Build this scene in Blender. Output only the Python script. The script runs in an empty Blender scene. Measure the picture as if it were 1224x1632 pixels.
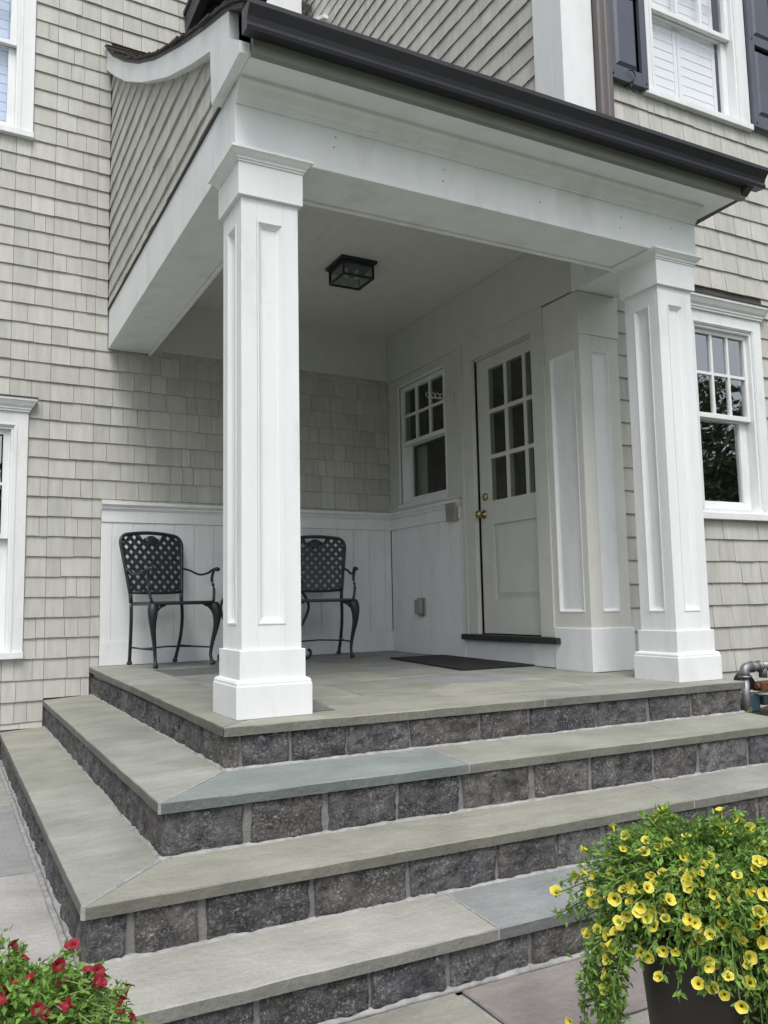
import bpy, bmesh, math, random
from mathutils import Vector, Matrix, noise
R = math.radians
random.seed(11)
scn = bpy.context.scene
COL = scn.collection

# ------------------------------------------------------------------ camera
CAM = Vector((-0.9321, -3.0771, 0.4467))
_y, _p, _r = R(27.7359), R(6.1403), R(-1.1165)
FW = Vector((math.sin(_y)*math.cos(_p), math.cos(_y)*math.cos(_p), math.sin(_p)))
RT = Vector((math.cos(_y), -math.sin(_y), 0)); UP = RT.cross(FW)
R2 = math.cos(_r)*RT + math.sin(_r)*UP; U2 = -math.sin(_r)*RT + math.cos(_r)*UP
cd = bpy.data.cameras.new('camera'); cam = bpy.data.objects.new('camera', cd); COL.objects.link(cam)
cam.matrix_world = Matrix(((R2.x, U2.x, -FW.x, CAM.x), (R2.y, U2.y, -FW.y, CAM.y), (R2.z, U2.z, -FW.z, CAM.z), (0, 0, 0, 1)))
FPX = 1337.09
cd.sensor_fit = 'VERTICAL'; cd.sensor_height = 24; cd.lens = FPX/1632*24
cd.clip_start = .05; cd.clip_end = 500
scn.camera = cam
def project(p):
    d = Vector(p)-CAM; z = d.dot(FW)
    if z <= .05: return None
    return (612+FPX*d.dot(R2)/z, 816-FPX*d.dot(U2)/z)

# ------------------------------------------------------------------ world, sun, exposure
w = bpy.data.worlds.new('World'); scn.world = w; w.use_nodes = True
nt = w.node_tree; bg = nt.nodes['Background']
sky = nt.nodes.new('ShaderNodeTexSky'); sky.sky_type = 'NISHITA'; sky.sun_disc = False
sky.sun_elevation = R(58); sky.sun_rotation = R(200); sky.air_density = 1.0; sky.dust_density = 3.0; sky.ozone_density = 1.0
hs = nt.nodes.new('ShaderNodeHueSaturation'); hs.inputs['Saturation'].default_value = .30
nt.links.new(sky.outputs[0], hs.inputs['Color']); nt.links.new(hs.outputs[0], bg.inputs[0])
bg.inputs[1].default_value = .13
sd = bpy.data.lights.new('sun', 'SUN'); sd.energy = 1.2; sd.angle = R(28); sd.color = (1, .97, .93)
sun = bpy.data.objects.new('sun', sd); COL.objects.link(sun)
_az = R(200); _el = R(58)
sdir = Vector((math.sin(_az)*math.cos(_el), math.cos(_az)*math.cos(_el), math.sin(_el)))
sun.rotation_euler = sdir.to_track_quat('Z', 'Y').to_euler(); sun.location = (-4, -8, 9)
scn.view_settings.view_transform = 'Standard'; scn.view_settings.look = 'None'
scn.view_settings.exposure = 0.68; scn.view_settings.gamma = 1; scn.view_settings.use_curve_mapping = False
scn.render.engine = 'CYCLES'
scn.cycles.max_bounces = 8; scn.cycles.diffuse_bounces = 3; scn.cycles.transparent_max_bounces = 12

# ------------------------------------------------------------------ materials
def mat(name, col, rough=.6, var=.08, scale=6., bump=.0, bscale=60., stretch=(1, 1, 1), attr=None, spec=.5, metal=0., col2=None, dirt=0., c2scale=3., c2lo=.45, c2hi=.62, grain=0.):
    m = bpy.data.materials.new(name); m.use_nodes = True
    n = m.node_tree.nodes; l = m.node_tree.links; b = n['Principled BSDF']
    b.inputs['Roughness'].default_value = rough; b.inputs['Metallic'].default_value = metal
    b.inputs['Specular IOR Level'].default_value = spec
    geo = n.new('ShaderNodeNewGeometry'); mp = n.new('ShaderNodeMapping'); mp.inputs['Scale'].default_value = stretch
    l.new(geo.outputs['Position'], mp.inputs[0])
    vec = mp.outputs[0]
    base = None
    if attr:
        at = n.new('ShaderNodeAttribute'); at.attribute_name = attr
        if attr == 'tint': base = at.outputs['Color']
        off = n.new('ShaderNodeVectorMath'); off.operation = 'SCALE'; off.inputs['Scale'].default_value = 0. if attr == 'tint' else 37.0
        l.new(at.outputs['Vector'], off.inputs[0])
        ad = n.new('ShaderNodeVectorMath'); ad.operation = 'ADD'
        l.new(mp.outputs[0], ad.inputs[0]); l.new(off.outputs[0], ad.inputs[1]); vec = ad.outputs[0]
    no = n.new('ShaderNodeTexNoise'); no.inputs['Scale'].default_value = scale; no.inputs['Detail'].default_value = 6
    l.new(vec, no.inputs['Vector'])
    mr = n.new('ShaderNodeMapRange'); mr.inputs['From Min'].default_value = .25; mr.inputs['From Max'].default_value = .75
    mr.inputs['To Min'].default_value = 1-var; mr.inputs['To Max'].default_value = 1+var
    l.new(no.outputs['Fac'], mr.inputs['Value'])
    mul = n.new('ShaderNodeVectorMath'); mul.operation = 'SCALE'
    if base is not None: l.new(base, mul.inputs[0])
    elif col2:
        n2 = n.new('ShaderNodeTexNoise'); n2.inputs['Scale'].default_value = c2scale; n2.inputs['Detail'].default_value = 8; n2.inputs['Roughness'].default_value = .65
        l.new(vec, n2.inputs['Vector'])
        cr = n.new('ShaderNodeValToRGB'); cr.color_ramp.elements[0].position = c2lo; cr.color_ramp.elements[1].position = c2hi
        cr.color_ramp.elements[0].color = (*col, 1); cr.color_ramp.elements[1].color = (*col2, 1)
        l.new(n2.outputs['Fac'], cr.inputs[0]); l.new(cr.outputs[0], mul.inputs[0])
    else: mul.inputs[0].default_value = col
    last = mr.outputs[0]
    if attr == 'tone':
        m2 = n.new('ShaderNodeMath'); m2.operation = 'MULTIPLY'; l.new(at.outputs['Fac'], m2.inputs[0]); l.new(last, m2.inputs[1]); last = m2.outputs[0]
    l.new(last, mul.inputs['Scale'])
    out = mul.outputs[0]
    if grain:
        ng = n.new('ShaderNodeTexNoise'); ng.inputs['Scale'].default_value = 130; ng.inputs['Detail'].default_value = 4; ng.inputs['Roughness'].default_value = .8; l.new(vec, ng.inputs['Vector'])
        ns = n.new('ShaderNodeTexNoise'); ns.inputs['Scale'].default_value = 3.; ns.inputs['Detail'].default_value = 9; ns.inputs['Roughness'].default_value = .7; ns.inputs['Distortion'].default_value = 1.2
        ms_ = n.new('ShaderNodeMapping'); ms_.inputs['Scale'].default_value = (.7, 3.2, 1); ms_.inputs['Rotation'].default_value = (0, 0, .4); l.new(geo.outputs['Position'], ms_.inputs[0]); l.new(ms_.outputs[0], ns.inputs['Vector'])
        sm = n.new('ShaderNodeMath'); sm.operation = 'MULTIPLY_ADD'; sm.inputs[1].default_value = grain*2.2; sm.inputs[2].default_value = 1-grain*2.2*.5; l.new(ng.outputs['Fac'], sm.inputs[0])
        sn = n.new('ShaderNodeMath'); sn.operation = 'MULTIPLY_ADD'; sn.inputs[1].default_value = grain*2.6; sn.inputs[2].default_value = 1-grain*1.3; l.new(ns.outputs['Fac'], sn.inputs[0])
        pr_ = n.new('ShaderNodeMath'); pr_.operation = 'MULTIPLY'; l.new(sm.outputs[0], pr_.inputs[0]); l.new(sn.outputs[0], pr_.inputs[1])
        gm_ = n.new('ShaderNodeVectorMath'); gm_.operation = 'SCALE'; l.new(out, gm_.inputs[0]); l.new(pr_.outputs[0], gm_.inputs['Scale']); out = gm_.outputs[0]
    if dirt:
        n3 = n.new('ShaderNodeTexNoise'); n3.inputs['Scale'].default_value = 2.2; n3.inputs['Detail'].default_value = 10; n3.inputs['Roughness'].default_value = .7
        mp3 = n.new('ShaderNodeMapping'); mp3.inputs['Scale'].default_value = (2.2, 2.2, .8); l.new(geo.outputs['Position'], mp3.inputs[0]); l.new(mp3.outputs[0], n3.inputs['Vector'])
        r3 = n.new('ShaderNodeMapRange'); r3.inputs['From Min'].default_value = .52; r3.inputs['From Max'].default_value = .75; r3.inputs['To Max'].default_value = dirt
        l.new(n3.outputs['Fac'], r3.inputs['Value'])
        mx = n.new('ShaderNodeMix'); mx.data_type = 'RGBA'; l.new(r3.outputs[0], mx.inputs[0]); l.new(out, mx.inputs[6]); mx.inputs[7].default_value = (.36, .35, .31, 1)
        out = mx.outputs[2]
    l.new(out, b.inputs['Base Color'])
    if bump:
        nb = n.new('ShaderNodeTexNoise'); nb.inputs['Scale'].default_value = bscale; nb.inputs['Detail'].default_value = 8; nb.inputs['Roughness'].default_value = .6
        l.new(vec, nb.inputs['Vector'])
        bp = n.new('ShaderNodeBump'); bp.inputs['Strength'].default_value = bump; bp.inputs['Distance'].default_value = .01
        l.new(nb.outputs['Fac'], bp.inputs['Height']); l.new(bp.outputs[0], b.inputs['Normal'])
    return m
M = {}
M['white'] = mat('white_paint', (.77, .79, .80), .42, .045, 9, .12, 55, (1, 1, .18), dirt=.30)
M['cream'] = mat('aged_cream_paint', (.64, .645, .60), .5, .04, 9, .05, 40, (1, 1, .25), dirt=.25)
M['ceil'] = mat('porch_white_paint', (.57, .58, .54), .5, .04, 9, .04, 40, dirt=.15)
M['shingle'] = mat('stained_cedar_shingle', (.485, .482, .450), .78, .12, 22, .35, 90, (1, 1, .12), attr='tone', spec=.25)
M['sheath'] = mat('dark_sheathing', (.10, .09, .08), .9, .1)
M['roof'] = mat('dark_roof_shingle', (.050, .042, .040), .85, .3, 25, .5, 120, attr='tone', spec=.3)
M['gutter'] = mat('dark_bronze_gutter', (.031, .031, .040), .36, .12, 5, .03, 20, (.4, 1, 1))
M['downspout'] = mat('brown_downspout', (.12, .104, .104), .5, .1, 5, .03, 20)
M['brown'] = mat('brown_trim', (.06, .052, .052), .6, .15)
M['fascia_shaded'] = mat('shaded_fascia_trim', (.20, .21, .18), .6, .1)  # shade between soffit and gutter put into the fascia colour
M['slate'] = mat('slate_blue_paint', (.082, .092, .125), .45, .12, 6, .05, 40)
M['blue'] = mat('bluestone', (.3, .3, .3), .72, .2, 4.2, .7, 38, attr='tint', spec=.35, dirt=.25, grain=.24)
M['mortar'] = mat('mortar', (.31, .31, .305), .9, .3, 30, .4, 120)
M['mortar_dark'] = mat('riser_mortar', (.19, .19, .188), .9, .2, 25, .5, 100)
M['iron'] = mat('black_cast_metal', (.014, .017, .022), .42, .3, 30, .12, 120)
M['mat'] = mat('black_rubber', (.016, .017, .018), .85, .25, 60, .6, 300)
M['sill'] = mat('dark_sill', (.022, .023, .024), .5, .2)
M['brass'] = mat('polished_brass', (.42, .34, .17), .25, .1, metal=1.)
M['pot'] = mat('dark_brown_planter', (.030, .024, .022), .55, .15, 8, .05, 60)
M['soil'] = mat('potting_soil', (.03, .02, .015), .95, .3, 40, .6, 80)
M['steel'] = mat('galvanised_steel', (.26, .26, .27), .5, .3, 12, .15, 60, metal=.7)
M['rust'] = mat('rusty_brass_fitting', (.16, .08, .035), .6, .3, 20, metal=.3)
M['bluebox'] = mat('blue_regulator', (.035, .065, .09), .5, .2)
M['grey'] = mat('grey_plastic', (.30, .29, .27), .6, .1)
M['curtain'] = mat('pale_curtain', (.62, .62, .60), .9, .1, 3, .1, 10, (14, 14, .3))
M['louver'] = mat('white_louver', (.86, .87, .89), .5, .02)
M['louver_reflect'] = mat('reflection_tinted_louver', (.50, .60, .78), .5, .03)  # bluish window reflection put into the louver colour
M['room'] = mat('dark_interior', (.012, .013, .013), .95, .3, spec=.05)
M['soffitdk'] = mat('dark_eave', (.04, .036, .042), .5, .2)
M['leaf'] = mat('leaf_green', (.105, .19, .035), .55, .3, 14, attr='tone', spec=.4)
M['stem'] = mat('stem_green', (.12, .18, .05), .6, .2)
M['bark'] = mat('bark', (.09, .07, .055), .9, .3, 12, .6, 20)
M['crown'] = mat('tree_leaf', (.045, .075, .025), .7, .4, 1.5, attr='tone')
M['lawn'] = mat('lawn_grass', (.055, .085, .03), .9, .4, 3, .5, 30)
M['mulch'] = mat('bark_mulch', (.055, .035, .024), .95, .5, 40, .8, 60)
# leaves let some light through
for k in ('leaf', 'crown'):
    t = M[k].node_tree; b = t.nodes['Principled BSDF']; tr = t.nodes.new('ShaderNodeBsdfTranslucent'); ms = t.nodes.new('ShaderNodeMixShader'); ms.inputs[0].default_value = .3
    l = t.links; src = b.inputs['Base Color'].links[0].from_socket; l.new(src, tr.inputs[0]); l.new(b.outputs[0], ms.inputs[1]); l.new(tr.outputs[0], ms.inputs[2]); l.new(ms.outputs[0], t.nodes['Material Output'].inputs[0])
# granite: speckled dark grey with rusty patches
def granite():
    m = bpy.data.materials.new('rock_face_granite'); m.use_nodes = True
    n = m.node_tree.nodes; l = m.node_tree.links; b = n['Principled BSDF']; b.inputs['Roughness'].default_value = .7; b.inputs['Specular IOR Level'].default_value = .4
    g = n.new('ShaderNodeNewGeometry'); at = n.new('ShaderNodeAttribute'); at.attribute_name = 'tint'
    sc = n.new('ShaderNodeVectorMath'); sc.operation = 'SCALE'; sc.inputs['Scale'].default_value = 60; l.new(at.outputs['Vector'], sc.inputs[0])
    ad = n.new('ShaderNodeVectorMath'); l.new(g.outputs['Position'], ad.inputs[0]); l.new(sc.outputs[0], ad.inputs[1])
    def noi(s, d, r=.6, st=None):
        x = n.new('ShaderNodeTexNoise'); x.inputs['Scale'].default_value = s; x.inputs['Detail'].default_value = d; x.inputs['Roughness'].default_value = r
        l.new(ad.outputs[0], x.inputs['Vector']); return x.outputs['Fac']
    def ramp(src, a, bb, c0, c1):
        x = n.new('ShaderNodeValToRGB'); e = x.color_ramp.elements; e[0].position = a; e[1].position = bb; e[0].color = (*c0, 1); e[1].color = (*c1, 1); l.new(src, x.inputs[0]); return x.outputs[0]
    def mix(f, a, bb, mode='MIX'):
        x = n.new('ShaderNodeMix'); x.data_type = 'RGBA'; x.blend_type = mode
        if isinstance(f, float): x.inputs[0].default_value = f
        else: l.new(f, x.inputs[0])
        l.new(a, x.inputs[6])
        if isinstance(bb, tuple): x.inputs[7].default_value = (*bb, 1)
        else: l.new(bb, x.inputs[7])
        return x.outputs[2]
    base = ramp(noi(14, 10, .72), .36, .66, (.040, .042, .050), (.195, .195, .20))
    c = mix(1.0, base, at.outputs['Color'], 'MULTIPLY')
    patch = ramp(noi(7, 6, .75), .55, .70, (0, 0, 0), (.55, .55, .55)); c = mix(patch, c, (.14, .105, .08))
    sp = ramp(noi(105, 6, .9), .52, .62, (0, 0, 0), (1, 1, 1)); sp2 = ramp(noi(11, 4), .38, .62, (.18, .18, .18), (1, 1, 1))
    spm = n.new('ShaderNodeMath'); spm.operation = 'MULTIPLY'; l.new(sp, spm.inputs[0]); l.new(sp2, spm.inputs[1])
    c = mix(spm.outputs[0], c, (.60, .60, .60))
    dk = ramp(noi(120, 4, .8), .34, .44, (.7, .7, .7), (0, 0, 0)); c = mix(dk, c, (.012, .012, .014))
    l.new(c, b.inputs['Base Color'])
    hb = n.new('ShaderNodeMath'); l.new(noi(22, 10, .7), hb.inputs[0]); h2 = n.new('ShaderNodeMath'); h2.operation = 'MULTIPLY'; h2.inputs[1].default_value = .35; l.new(noi(110, 6, .8), h2.inputs[0]); l.new(h2.outputs[0], hb.inputs[1])
    bp = n.new('ShaderNodeBump'); bp.inputs['Strength'].default_value = 1.; bp.inputs['Distance'].default_value = .034; l.new(hb.outputs[0], bp.inputs['Height']); l.new(bp.outputs[0], b.inputs['Normal'])
    return m
M['granite'] = granite()
def glass(name, tint, extra):
    m = bpy.data.materials.new(name); m.use_nodes = True; n = m.node_tree.nodes; l = m.node_tree.links
    n.remove(n['Principled BSDF'])
    t = n.new('ShaderNodeBsdfTransparent'); t.inputs[0].default_value = (*tint, 1)
    g = n.new('ShaderNodeBsdfGlossy'); g.inputs['Roughness'].default_value = .012; g.inputs[0].default_value = (.95, .97, 1, 1)
    no = n.new('ShaderNodeTexNoise'); no.inputs['Scale'].default_value = 1.6; bp = n.new('ShaderNodeBump'); bp.inputs['Strength'].default_value = .06; bp.inputs['Distance'].default_value = .05
    geo = n.new('ShaderNodeNewGeometry'); l.new(geo.outputs['Position'], no.inputs['Vector']); l.new(no.outputs['Fac'], bp.inputs['Height']); l.new(bp.outputs[0], g.inputs['Normal'])
    dt = n.new('ShaderNodeVectorMath'); dt.operation = 'DOT_PRODUCT'; l.new(geo.outputs['Incoming'], dt.inputs[0]); l.new(geo.outputs['True Normal'], dt.inputs[1])
    ab = n.new('ShaderNodeMath'); ab.operation = 'ABSOLUTE'; l.new(dt.outputs['Value'], ab.inputs[0])
    om = n.new('ShaderNodeMath'); om.operation = 'SUBTRACT'; om.inputs[0].default_value = 1; l.new(ab.outputs[0], om.inputs[1])
    pw = n.new('ShaderNodeMath'); pw.operation = 'POWER'; pw.inputs[1].default_value = 5; l.new(om.outputs[0], pw.inputs[0])
    f = n.new('ShaderNodeMath'); f.operation = 'MULTIPLY_ADD'; f.inputs[1].default_value = .92; f.inputs[2].default_value = .08; l.new(pw.outputs[0], f.inputs[0])
    ma = n.new('ShaderNodeMath'); ma.operation = 'MULTIPLY_ADD'; ma.inputs[1].default_value = extra; ma.inputs[2].default_value = .02; ma.use_clamp = True
    l.new(f.outputs[0], ma.inputs[0])
    mx = n.new('ShaderNodeMixShader'); l.new(ma.outputs[0], mx.inputs[0]); l.new(t.outputs[0], mx.inputs[1]); l.new(g.outputs[0], mx.inputs[2]); l.new(mx.outputs[0], n['Material Output'].inputs[0])
    return m
M['glass'] = glass('window_glass', (.72, .78, .76), 4.0)
M['glassclear'] = glass('clear_window_glass', (.95, .96, .97), 1.3)
M['glassdark'] = glass('porch_window_glass', (.6, .66, .63), 1.3)
M['lampglass'] = glass('lantern_glass', (.55, .6, .58), 1.6)
def petal(name, inner, mid, rim, vein):
    m = bpy.data.materials.new(name); m.use_nodes = True; n = m.node_tree.nodes; l = m.node_tree.links; b = n['Principled BSDF']
    at = n.new('ShaderNodeAttribute'); at.attribute_name = 'rad'
    cr = n.new('ShaderNodeValToRGB'); e = cr.color_ramp.elements; e[0].color = (*inner, 1); e[0].position = .12; e[1].color = (*rim, 1); e[1].position = 1.
    x = e.new(.30); x.color = (*mid, 1); x = e.new(.82); x.color = (*mid, 1)
    l.new(at.outputs['Fac'], cr.inputs[0]); l.new(cr.outputs[0], b.inputs['Base Color']); b.inputs['Roughness'].default_value = .6
    tr = n.new('ShaderNodeBsdfTranslucent'); ms = n.new('ShaderNodeMixShader'); ms.inputs[0].default_value = .28
    l.new(cr.outputs[0], tr.inputs[0]); l.new(b.outputs[0], ms.inputs[1]); l.new(tr.outputs[0], ms.inputs[2]); l.new(ms.outputs[0], n['Material Output'].inputs[0])
    return m
M['yellow'] = petal('yellow_petal', (.50, .30, .015), (.82, .70, .055), (.88, .84, .42), None)
M['red'] = petal('crimson_petal', (.45, .22, .02), (.30, .006, .028), (.25, .005, .03), None)

# ------------------------------------------------------------------ mesh helpers
class MB:
    def __init__(s): s.v = []; s.f = []; s.t = []; s.cur = 1.0; s.va = None
    def add(s, vs, fs):
        o = len(s.v); s.v += [tuple(p) for p in vs]; s.f += [tuple(i+o for i in f) for f in fs]; s.t += [s.cur]*len(fs)
    def hexa(s, p):   # 8 corners, bottom 0-3, top 4-7
        s.add(p, [(0, 3, 2, 1), (4, 5, 6, 7), (0, 1, 5, 4), (1, 2, 6, 5), (2, 3, 7, 6), (3, 0, 4, 7)])
    def box(s, x0, x1, y0, y1, z0, z1):
        s.hexa([(x0, y0, z0), (x1, y0, z0), (x1, y1, z0), (x0, y1, z0), (x0, y0, z1), (x1, y0, z1), (x1, y1, z1), (x0, y1, z1)])
    def fbox(s, F, u0, u1, v0, v1, w0, w1):
        s.hexa([F(u0, v0, w0), F(u1, v0, w0), F(u1, v0, w1), F(u0, v0, w1), F(u0, v1, w0), F(u1, v1, w0), F(u1, v1, w1), F(u0, v1, w1)])
    def prism(s, poly, f0, f1):  # poly list, f0/f1 map 2D point to 3D
        n = len(poly); s.add([f0(p) for p in poly]+[f1(p) for p in poly], [tuple(range(n))[::-1], tuple(range(n, 2*n))]+[(i, (i+1) % n, n+(i+1) % n, n+i) for i in range(n)])
    def rings(s, rings, close=True, caps=True):
        n = len(rings[0]); vs = [p for r in rings for p in r]; fs = []
        for k in range(len(rings)-1):
            for i in range(n if close else n-1):
                j = (i+1) % n; fs.append((k*n+i, k*n+j, (k+1)*n+j, (k+1)*n+i))
        if caps and close: fs.append(tuple(range(n))[::-1]); fs.append(tuple(range((len(rings)-1)*n, len(rings)*n)))
        s.add(vs, fs)
    def tube(s, pts, rad, n=8, flat=1.0, up=(0, 0, 1)):
        pts = [Vector(p) for p in pts]; rs = []
        if not isinstance(rad, (list, tuple)): rad = [rad]*len(pts)
        for i, p in enumerate(pts):
            t = (pts[min(i+1, len(pts)-1)]-pts[max(i-1, 0)]).normalized()
            a = Vector(up) if abs(t.dot(Vector(up))) < .95 else Vector((0, 1, 0))
            x = t.cross(a).normalized(); y = x.cross(t)
            r = rad[i]; r = (r, r*flat) if not isinstance(r, tuple) else r
            rs.append([p+x*math.cos(2*math.pi*k/n)*r[0]+y*math.sin(2*math.pi*k/n)*r[1] for k in range(n)])
        s.rings(rs)
    def ring_mold(s, x0, x1, y0, y1, prof):  # closed sweep round a rectangle, prof (offset, z)
        s.rings([[(x0-o, y0-o, z), (x1+o, y0-o, z), (x1+o, y1+o, z), (x0-o, y1+o, z)] for o, z in prof])
    def crown(s, F, u0, u1, prof, wb=0.):
        rs = [[F(u0-o, v, wb), F(u0-o, v, wb+.02+o), F(u1+o, v, wb+.02+o), F(u1+o, v, wb)] for o, v in prof]
        s.rings(rs)
    def build(s, name, m, parent=None, bevel=0., smooth=False, attr=None, kind=None, fix=True):
        me = bpy.data.meshes.new(name); me.from_pydata(s.v, [], s.f)
        if fix:
            bm = bmesh.new(); bm.from_mesh(me); bmesh.ops.recalc_face_normals(bm, faces=bm.faces); bm.to_mesh(me); bm.free()
        if attr == 'tone':
            a = me.attributes.new('tone', 'FLOAT', 'FACE'); a.data.foreach_set('value', [float(x) for x in s.t])
        if attr == 'tint':
            a = me.attributes.new('tint', 'FLOAT_COLOR', 'FACE'); a.data.foreach_set('color', [c for x in s.t for c in (*x, 1.)])
        if smooth: me.shade_smooth()
        me.materials.append(m); o = bpy.data.objects.new(name, me); COL.objects.link(o)
        if parent is not None: o.parent = parent
        if bevel:
            b = o.modifiers.new('bevel', 'BEVEL'); b.width = bevel; b.segments = 2; b.limit_method = 'ANGLE'; b.angle_limit = R(35)
        if kind: o['kind'] = kind
        return o
def thing(name, label, cat, loc=(0, 0, 0), group=None, rz=0.):
    o = bpy.data.objects.new(name, None); COL.objects.link(o); o.location = loc; o.rotation_euler = (0, 0, rz)
    o['label'] = label; o['category'] = cat
    if group: o['group'] = group
    o.empty_display_size = .2
    return o
def tag(o, label, cat, group=None):
    o['label'] = label; o['category'] = cat
    if group: o['group'] = group
    return o
def crv(pts, n=24):   # catmull-rom through points
    P = [Vector(p) for p in pts]; P = [P[0]*2-P[1]]+P+[P[-1]*2-P[-2]]; out = []; m = len(P)-3
    for i in range(n+1):
        t = i/n*m; k = min(int(t), m-1); t -= k; a, b, c, d = P[k:k+4]
        out.append(.5*((2*b)+(-a+c)*t+(2*a-5*b+4*c-d)*t*t+(-a+3*b-3*c+d)*t**3))
    return out
def lerp_curve(c, x):
    for (x0, z0), (x1, z1) in zip(c, c[1:]):
        if x <= x1: return z0+(z1-z0)*(x-x0)/(x1-x0)
    (x0, z0), (x1, z1) = c[-2:]; return z1+(z1-z0)*(x-x1)/(x1-x0)
# wall frames: u along, v up, w out of the wall
KA = .05
def FA(u, v, w): return (u, 3.22+KA*u-w, v)
def FB(u, v, w): return (2.5-w, u, v)
def FC(u, v, w): return (u, .86-w, v)
def FG(u, v, w): return (.1-w, u, v)
def minus(iv, cuts):
    out = [iv]
    for a, b in cuts:
        nx = []
        for p, q in out:
            if b <= p or a >= q: nx.append((p, q)); continue
            if a > p: nx.append((p, a))
            if b < q: nx.append((b, q))
        out = nx
    return out
def holed(mb, F, u0, u1, v0, v1, holes, w0, w1):
    us = sorted({u0, u1}|{min(max(h[i], u0), u1) for h in holes for i in (0, 1)}); vs = sorted({v0, v1}|{min(max(h[i], v0), v1) for h in holes for i in (2, 3)})
    for a, b in zip(vs, vs[1:]):
        for p, q in minus((u0, u1), [(h[0], h[1]) for h in holes if h[2] < (a+b)/2 < h[3]]):
            mb.fbox(F, p, q, a, b, w0, w1)

# ================================================================== ground and patios
def dz(y): return .0105*max(y, 0)
g = MB(); g.box(-120, 120, -120, 120, -1.2, -.80)
o = g.build('ground', M['lawn'], kind='structure')
mul = MB()
N = 26
for i in range(N):
    for j in range(8):
        pass
xs = [2.84+3.6*i/N for i in range(N+1)]; ys = [-1.4+2.24*j/14 for j in range(15)]
vs = [(x, y, -.30+.035*noise.noise(Vector((x*5, y*5, 0)))+.02*noise.noise(Vector((x*19, y*19, 3)))-max(0, -y)*.22) for y in ys for x in xs]
fs = [(j*(N+1)+i, j*(N+1)+i+1, (j+1)*(N+1)+i+1, (j+1)*(N+1)+i) for j in range(14) for i in range(N)]
mul.add(vs, fs); mul.build('mulch_bed', M['mulch'], kind='structure', smooth=True)
TINT = {'grey': (.275, .280, .252), 'olive': (.254, .260, .224), 'tan': (.283, .284, .243), 'blue': (.235, .268, .262), 'blue2': (.245, .262, .262), 'lgrey': (.36, .355, .34), 'mgrey': (.26, .265, .27), 'purple': (.240, .218, .208), 'dark': (.15, .15, .145), 'pale': (.325, .325, .295)}
def slab(name, poly, zt, th, tint, parent, zfun=None, ch=.004, sub=0.):
    mb = MB(); j = random.uniform(.94, 1.06); mb.cur = tuple(c*j for c in TINT[tint]); n = len(poly)
    zf = zfun or (lambda x, y: zt)
    # edges subdivided and nibbled a little so arrises are not ruler straight
    P = []
    for a, b in zip(poly, poly[1:]+poly[:1]):
        L = math.hypot(b[0]-a[0], b[1]-a[1]); k = max(1, int(L/.07)); nx, ny = -(b[1]-a[1])/L, (b[0]-a[0])/L
        for i in range(k):
            t = i/k; e = 0 if i == 0 else random.uniform(-.0016, .0010)
            P.append((a[0]+(b[0]-a[0])*t+nx*e, a[1]+(b[1]-a[1])*t+ny*e))
    cx = sum(p[0] for p in P)/len(P); cy = sum(p[1] for p in P)/len(P)
    def inset(p, d):
        dx, dy = cx-p[0], cy-p[1]; L = math.hypot(dx, dy) or 1; return (p[0]+dx/L*d, p[1]+dy/L*d)
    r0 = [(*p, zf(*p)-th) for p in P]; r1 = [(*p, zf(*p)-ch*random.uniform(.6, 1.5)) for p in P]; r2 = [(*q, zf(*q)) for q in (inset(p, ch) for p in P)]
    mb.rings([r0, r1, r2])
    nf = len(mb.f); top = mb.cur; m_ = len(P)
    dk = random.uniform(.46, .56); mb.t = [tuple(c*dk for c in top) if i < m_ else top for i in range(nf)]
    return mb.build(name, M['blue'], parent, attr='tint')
# lower paving in front of the steps
lower = MB(); lower.box(-3.2, 4.6, -4.6, -.87, -.80, -.702); lower.cur = 1
lp = lower.build('patio', M['mortar'], kind='structure')
rows = [(-.866, -1.212, [(-3.1, -1.9, 'grey'), (-1.9, -.95, 'purple'), (-.95, -.30, 'olive'), (-.30, .436, 'tan'), (.45, 1.32, 'purple'), (1.33, 2.1, 'grey'), (2.11, 3.0, 'olive')]),
        (-1.224, -1.80, [(-3.1, -1.6, 'olive'), (-1.6, -.7, 'lgrey'), (-.7, .2, 'grey'), (.2, 1.0, 'tan'), (1.0, 2.0, 'mgrey'), (2.0, 3.0, 'grey')]),
        (-1.81, -2.6, [(-3.1, -1.9, 'mgrey'), (-1.9, -.9, 'tan'), (-.9, .1, 'grey'), (.1, 1.2, 'purple'), (1.2, 2.4, 'olive'), (2.4, 3.4, 'grey')]),
        (-2.61, -3.6, [(-3.1, -1.7, 'grey'), (-1.7, -.5, 'olive'), (-.5, .6, 'mgrey'), (.6, 1.8, 'grey'), (1.8, 3.2, 'tan')]),
        (-3.61, -4.5, [(-3.1, -1.9, 'tan'), (-1.9, -.2, 'grey'), (-.2, 1.1, 'olive'), (1.1, 2.6, 'mgrey')])]
for y1, y0, L in rows:
    for a, b, t in L: slab('flagstone', [(a+.006, y0+.006), (b-.006, y0+.006), (b-.006, y1-.006), (a+.006, y1-.006)], -.69, .03, t, lp)
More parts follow.
